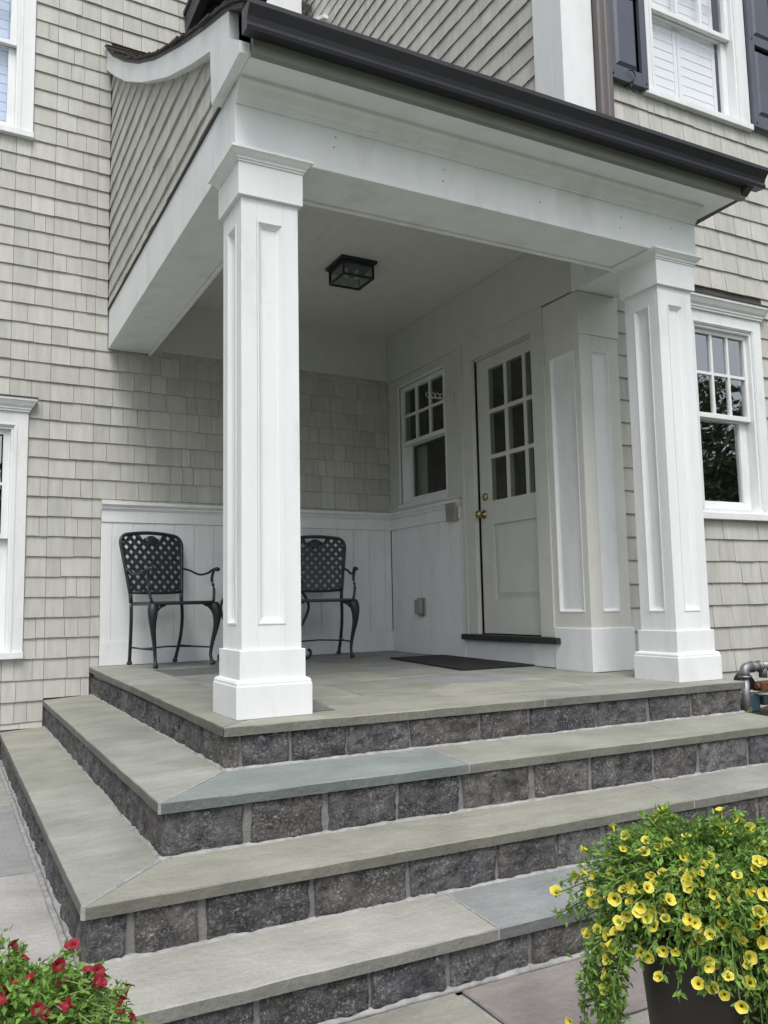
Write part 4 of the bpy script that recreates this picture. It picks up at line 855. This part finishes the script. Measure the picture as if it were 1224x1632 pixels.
def potted(name, lab, loc, pot_r, pot_rb, pot_h, dome, nst, nfl, fm, seed, droops, tonebase, group, lsz=.016, lwd=.0036, fr=0., fsc=1.):
    rnd = random.Random(seed); random.seed(seed)
    t = thing(name, lab, 'potted plant', loc, group)
    n = 40; k = MB(); k.rings([[(r*math.cos(2*math.pi*i/n), r*math.sin(2*math.pi*i/n), z) for i in range(n)] for r, z in ((pot_rb*.9, 0), (pot_rb, .006), (pot_rb+(pot_r-pot_rb)*.55, pot_h*.5), (pot_r, pot_h-.012), (pot_r+.005, pot_h-.004), (pot_r+.002, pot_h), (pot_r-.012, pot_h-.002), (pot_r-.02, pot_h-.06))], caps=True); k.build('pot', M['pot'], t, smooth=True)
    k = MB(); k.rings([[(r*math.cos(2*math.pi*i/24), r*math.sin(2*math.pi*i/24), pot_h-.03+zz) for i in range(24)] for r, zz in ((.001, .01), (pot_r-.016, 0), (pot_r-.016, -.02))]); k.build('soil', M['soil'], t)
    stems = MB(); lv = []; tips = []
    rx, ry, rz_ = dome; c = Vector((0, 0, pot_h))
    for s_i in range(nst):
        a = rnd.uniform(0, 2*math.pi); el = math.asin(rnd.uniform(-.06, 1.0)); wob = rnd.uniform(.72, 1.04)*(1-fr*max(0, math.cos(a-R(221)))*(.6+.4*math.cos(el)))*(1+.14*noise.noise(Vector((math.cos(a)*2, math.sin(a)*2, el*2+seed))))
        end = c+Vector((rx*math.cos(a)*math.cos(el), ry*math.sin(a)*math.cos(el), rz_*math.sin(el)))*wob
        if el < .25: end.z -= rnd.uniform(0, .06)
        st_ = Vector((math.cos(a)*pot_r*.5*rnd.random(), math.sin(a)*pot_r*.5*rnd.random(), pot_h-.02)); mid = (st_+end)/2+Vector((0, 0, .05+.04*rnd.random()))
        path = crv([st_, mid, end], 9); stems.tube(path[::3], .0012, 4)
        for i in range(2, 10):
            for q in range(4 if i < 6 else 5):
                p = path[i]+Vector((rnd.gauss(0, .004), rnd.gauss(0, .004), rnd.gauss(0, .004))); tdir = (path[min(i+1, 9)]-path[i-1]).normalized()
                rd_ = Vector((rnd.gauss(0, 1), rnd.gauss(0, 1), rnd.gauss(.25, 1))).normalized(); d = (tdir*.8+rd_).normalized(); lv.append((p, d, rnd.uniform(.7, 1.25), tonebase*rnd.uniform(.6, 1.5)))
        tips.append((path[9], (path[9]-c).normalized()))
    for (a, L, dn) in droops:
        a = R(a); st_ = Vector((math.cos(a)*pot_r*.8, math.sin(a)*pot_r*.8, pot_h-.01)); P2 = st_+Vector((math.cos(a)*L*.6, math.sin(a)*L*.6, .03)); P3 = st_+Vector((math.cos(a+rnd.uniform(-.2, .2))*L, math.sin(a)*L, -dn*.5)); P4 = st_+Vector((math.cos(a)*L*1.05, math.sin(a)*L*1.05, -dn))
        path = crv([st_, P2, P3, P4], 16); stems.tube(path[::2], .0014, 4)
        for i in range(2, 17):
            for q in range(11):
                rd_ = Vector((rnd.gauss(0, 1), rnd.gauss(0, 1), rnd.gauss(.1, 1))).normalized(); lv.append((path[i]+rd_*rnd.uniform(0, .016), (rd_+Vector((0, 0, -.3))).normalized(), rnd.uniform(.7, 1.25), tonebase*rnd.uniform(.55, 1.3)))
            if rnd.random() < .22: od = Vector((math.cos(a), math.sin(a), .3)); tips.append((path[i]+od*.02, od))
    stems.build('stems', M['stem'], t, kind='stuff'); k = MB(); leaf_cloud(k, lv, lsz, lwd); k.build('foliage', M['leaf'], t, attr='tone', kind='stuff', fix=False)
    cand = [x for x in tips]; rnd.shuffle(cand); cnt = 0; vw = Vector((-.5, -.5, .6)); cand.sort(key=lambda x: -(x[1].normalized().dot(vw)+rnd.uniform(0, 1.9)))
    for p, d in cand[:nfl]:
        o = bpy.data.objects.new('flower', fm[cnt % len(fm)]); COL.objects.link(o); o.parent = t
        toward = Vector((-.45, -.75, .35)); d2 = (d*1.0+toward*.45+Vector((rnd.gauss(0, .55), rnd.gauss(0, .55), rnd.gauss(.1, .5)))).normalized()
        o.location = p+d*.010; o.rotation_euler = d2.to_track_quat('Z', 'Y').to_euler(); s_ = rnd.uniform(.60, 1.0)*fsc; o.scale = (s_, s_*rnd.uniform(.88, 1), s_); cnt += 1
    return t
YF = [flower_mesh('yellow_flower', M['yellow'], i) for i in range(4)]; RF = [flower_mesh('red_flower', M['red'], i+9, .0150) for i in range(4)]
potted('flower_pot', 'dark brown pot overflowing with small yellow trumpet flowers', (.475, -1.80, -.69), .150, .105, .475, (.315, .315, .205), 800, 285, YF, 5, [(152, .13, .13), (146, .10, .20), (160, .14, .09), (140, .09, .18), (156, .10, .19), (166, .12, .16), (172, .12, .11), (149, .14, .19), (137, .11, .10), (163, .09, .17), (150, .11, .15), (158, .12, .17), (143, .08, .18), (168, .10, .10), (264, .08, .20), (249, .06, .34), (274, .09, .28), (259, .04, .44), (282, .10, .40), (292, .12, .22), (269, .07, .50), (304, .13, .30), (254, .10, .16), (286, .06, .12), (239, .05, .22), (270, 0.07, 0.26), (276, 0.08, 0.38), (262, 0.06, 0.30), (290, 0.09, 0.34), (298, 0.10, 0.46), (254, 0.05, 0.24), (280, 0.07, 0.46), (267, 0.09, 0.18), (306, 0.11, 0.38), (312, 0.12, 0.28), (272, 0.05, 0.56), (284, 0.08, 0.52), (294, 0.07, 0.56), (260, 0.07, 0.14), (278, 0.06, 0.20), (252, 0.05, 0.42), (301, 0.09, 0.22), (264, 0.06, 0.36), (288, 0.06, 0.42)], 1.5, None, .016, .0036, .36)
potted('flower_pot', 'pot of crimson trumpet flowers and light green leaves at the lower left', (-.868, -1.80, -.69), .145, .105, .485, (.22, .22, .195), 560, 285, RF, 17, [], 1.5, None, .0125, .0029, 0., .74)
# small bed plants by the meter
for i, (x, y, hgt, n_, lab) in enumerate([(3.30, .66, .17, 120, 'low green seedling between the gas pipe and the shingles'), (3.82, .34, .46, 330, 'leafy reddish green shrub at the right edge beyond the gas pipe'), (3.12, .30, .07, 60, 'tiny ground plant beside the porch corner stone')]):
    k = MB(); random.seed(40+i); pl = []
    for q in range(n_):
        a = random.uniform(0, 6.28); r_ = (.03+.10*hgt/.3)*random.random()**.5; z = hgt*random.random(); pl.append(((x+r_*math.cos(a), y+r_*math.sin(a), -.29+z), (math.cos(a), math.sin(a), random.uniform(-.3, 1)), random.uniform(.6, 1.4), random.uniform(.5, 1.1)))
    leaf_cloud(k, pl, .045, .012); k.cur = .6
    k.tube([(x, y, -.33), (x+.01, y, -.29+hgt*.9)], .004, 5)
    tag(k.build('bed_plant', M['leaf'], attr='tone', fix=False), lab, 'plant')
# trees across the lawn, seen in the window glass
for i, (x, y, h_, r_) in enumerate([(17, -13, 8.0, 2.9), (22, -17, 9.6, 3.6), (26, -12.5, 8.8, 3.3), (30, -21, 11, 4.2), (20, -24, 9.4, 3.8), (36, -15, 12, 4.6), (12, -20, 8.5, 3.2)]):
    random.seed(70+i); t = thing('tree', 'leafy tree across the lawn reflected in the porch side windows', 'tree', (x, y, -.8), 'trees reflected in the windows')
    k = MB(); k.tube([(0, 0, 0), (.1, 0, h_*.3), (0, .15, h_*.6), (.1, 0, h_*.88)], [.24, .18, .11, .03], 8)
    for q in range(9):
        a = random.uniform(0, 6.28); z = h_*random.uniform(.3, .75); k.tube([(0, 0, z), (r_*.4*math.cos(a), r_*.4*math.sin(a), z+h_*.08), (r_*.8*math.cos(a), r_*.8*math.sin(a), z+h_*.14)], [.07, .05, .02], 5)
    k.build('trunk', M['bark'], t, smooth=True); k = MB()
    cl_ = [(random.gauss(0, r_*.42), random.gauss(0, r_*.42), h_*random.uniform(.28, .97), random.uniform(.35, .8)*r_*.38) for q in range(34)]
    for cx_, cy_, cz_, cr_ in cl_:
        for q in range(120):
            v = Vector((random.gauss(0, 1), random.gauss(0, 1), random.gauss(0, .7))).normalized()*cr_*random.uniform(.6, 1.1); p = Vector((cx_, cy_, cz_))+v; a = Vector((random.gauss(0, 1), random.gauss(0, 1), random.gauss(0, 1))).normalized()*.10; b = a.cross(Vector((random.gauss(0, 1), 0, 1))).normalized()*.06; k.cur = random.uniform(.5, 1.5); k.add([p-a, p+b, p+a, p-b], [(0, 1, 2, 3)])
    k.build('crown', M['crown'], t, attr='tone', fix=False)

# unseen far wood added to cut low sky light, one mass
random.seed(5); k = MB()
for q in range(26000):
    a = R(random.uniform(95, 415)); rr0 = random.uniform(34, 46); hh = 9.5+4.5*noise.noise(Vector((math.cos(a)*5, math.sin(a)*5, 0)))+2*noise.noise(Vector((math.cos(a)*17, math.sin(a)*17, 4)))
    z = -1+(hh+1)*random.random()**.9; p = Vector((rr0*math.cos(a), rr0*math.sin(a), z)); n1 = Vector((random.gauss(0, 1), random.gauss(0, 1), random.gauss(0, 1))).normalized()*random.uniform(.22, .5); n2_ = n1.cross(Vector((random.gauss(0, 1), .3, 1))).normalized()*random.uniform(.18, .4); k.cur = random.uniform(.45, 1.4)
    k.add([p-n1, p+n2_, p+n1*1.1, p-n2_], [(0, 1, 2, 3)])
tag(k.build('woodland_screen', M['crown'], attr='tone', kind='stuff', fix=False), 'far off mass of trees added to block low sky light, reflected in the windows', 'trees')

# ================================================================== shingles (last, so that visibility can be judged)
random.seed(3)
cand = []   # (area, verts, tone, owner)
def lev(k):   # course heights shared by wall A and the gable
    return 1.233+k*.1372 if 0 <= k <= 19 else (3.839+(k-19)*.1345 if k > 19 else 1.233+k*.1405)
def course(F, u0, u1, va, vb, owner, cuts=(), clip=None, t=.0155, tone0=1.):
    for a, b in minus((u0, u1), cuts):
        u = a
        while u < b-.004:
            wd = random.choice([.075, .09, .10, .115, .125, .14, .155, .17, .19])*random.uniform(.93, 1.07)
            if b-(u+wd) < .05: wd = b-u
            q0, q1 = u+.0013, u+wd-.0013; u += wd
            if q1-q0 < .008: continue
            z0 = va+random.uniform(-.0022, .0022); z1 = vb+.018; tt = t+random.uniform(-.002, .003)
            if clip:
                lim = clip((q0+q1)/2)
                if z0 > lim-.01: continue
                z1 = min(z1, max(lim, z0+.01))
            th0 = .003
            vs = [F(q0, z0, -.0), F(q1, z0+random.uniform(-.001, .001), -.0), F(q1, z0, tt), F(q0, z0, tt+random.uniform(-.001, .001)), F(q0, z1, -.0), F(q1, z1, -.0), F(q1, z1, th0), F(q0, z1, th0)]
            cand.append([owner, vs, tone0*random.choice([.92, .96, 1, 1, 1, 1.03, 1.07])*random.uniform(.97, 1.03)])
exA = [(-1.45, -.438, .11, 1.92), (-1.61, -.459, 3.825, 5.5), (.063, 2.6, -.2, 1.212), (.386, 2.6, 2.384, 2.80), (.09, 2.6, 2.35, 2.66)]
def floorA(u): return -.547 if u < e3 else (-.366+.015 if u < e2 else (-.175+.015 if u < 0 else dz(3.2)))
for k in range(-13, 46):
    a, b = lev(k), lev(k+1); mid = (a+b)/2
    if b > 7.3 or b < -.55: continue
    cuts = [(x0, x1) for x0, x1, v0, v1 in exA if v0 < mid < v1]
    segs = [(-2.2, e3, -.547), (e3, e2, -.352), (e2, 0, -.161), (0, 2.5, dz(3.2)+.001)]
    for s0, s1, fl in segs:
        hi = 2.5 if mid < 5.0 else .68
        s1c = min(s1, hi)
        if mid > 2.66: 
            if s0 >= 0: s0c, s1c = 0, (.087 if mid < 4.76 else min(.68, hi)); 
            else: s0c = s0
        else: s0c = s0
        if b < fl+.02 or s1c <= s0c: continue
        if 2.385 > a and b > 2.36 and s0 >= 0: course(FA, s0c, .09, a, b, 0); course(FA, .09, .386, a, 2.334, 0); course(FA, .386, 2.5, a, 2.366, 0)
        else: course(FA, s0c, s1c, max(a, fl), b, 0, cuts)
course(FA, .063, 2.5, 1.2125, 1.228, 0)
for k in range(8, 46):
    a, b = lev(k), lev(k+1)
    if b < 2.67 or a > 4.7: continue
    course(FG, .352, 3.20, max(a, 2.66), b, 3, clip=lambda u: tc(u)-.03 if u > .40 else 2.93)
exC = [(3.3, 4.202, .95, 2.395), (3.3, 4.258, 2.395, 2.51), (3.14, 4.31, 3.85, 5.5), (4.435, 5.52, 1.05, 2.85)]
for k in range(-6, 46):
    a = .094+k*.1462; b = a+.1462
    if b > 7.2: break
    course(FC, (2.828 if b < 2.5 else 2.816 if b < 2.66 else 2.745), 5.9, a, b, 1, [(x0, x1) for x0, x1, v0, v1 in exC if v0 < (a+b)/2 < v1])
FB2 = lambda u, v, w: FB(u, v, w-.02)
for k in range(0, 40):
    a = 3.12+k*.1428; b = a+.1428
    course(FB2, 1.118, 3.34 if b < 4.9 else 6.8, a, b, 2, tone0=1.02)
bpy.context.view_layer.update()
dg = bpy.context.evaluated_depsgraph_get()
owners = [wallA, wallC, wallB, gable]
def area(c):
    P_ = [project(c[1][i]) for i in (3, 2, 6, 7)]
    if any(p is None for p in P_): return 0
    cx = sum(p[0] for p in P_)/4; cy = sum(p[1] for p in P_)/4
    if not (-4 < cx < 1228 and -4 < cy < 1636): return 0
    a = abs(sum(P_[i][0]*P_[(i+1) % 4][1]-P_[(i+1) % 4][0]*P_[i][1] for i in range(4)))/2
    hit = 0
    ctr = sum((Vector(c[1][i]) for i in (2, 3, 6, 7)), Vector())/4
    for q in (0, 1):
        tgt = ctr if q == 0 else ctr*.5+Vector(c[1][2])*.25+Vector(c[1][3])*.25
        d = tgt-CAM; L = d.length; ok, loc, *_ = scn.ray_cast(dg, CAM, d.normalized(), distance=L-.06)
        if not ok: hit += 1
    return a*hit/2
ar = [(area(c), i) for i, c in enumerate(cand)]
house = sorted([x for x in ar if cand[x[1]][0] != 3], reverse=True)[:300]; gab = sorted([x for x in ar if cand[x[1]][0] == 3], reverse=True)[:300]
solo = {i for a, i in house+gab if a > 15}
HX = [(0, 3, 2, 1), (4, 5, 6, 7), (0, 1, 5, 4), (1, 2, 6, 5), (2, 3, 7, 6), (3, 0, 4, 7)]
rest = [MB() for _ in owners]
for i, (ow, vs, tn) in enumerate(cand):
    mb = MB() if i in solo else rest[ow]; mb.cur = tn; mb.add(vs, HX)
    if i in solo: mb.build('shingle', M['shingle'], owners[ow], attr='tone')
for ow, mb in enumerate(rest):
    if mb.v: mb.build('shingles', M['shingle'], owners[ow], attr='tone', kind='stuff')
print('shingles', len(cand), 'solo', len(solo), 'tops', house[0], house[-1])
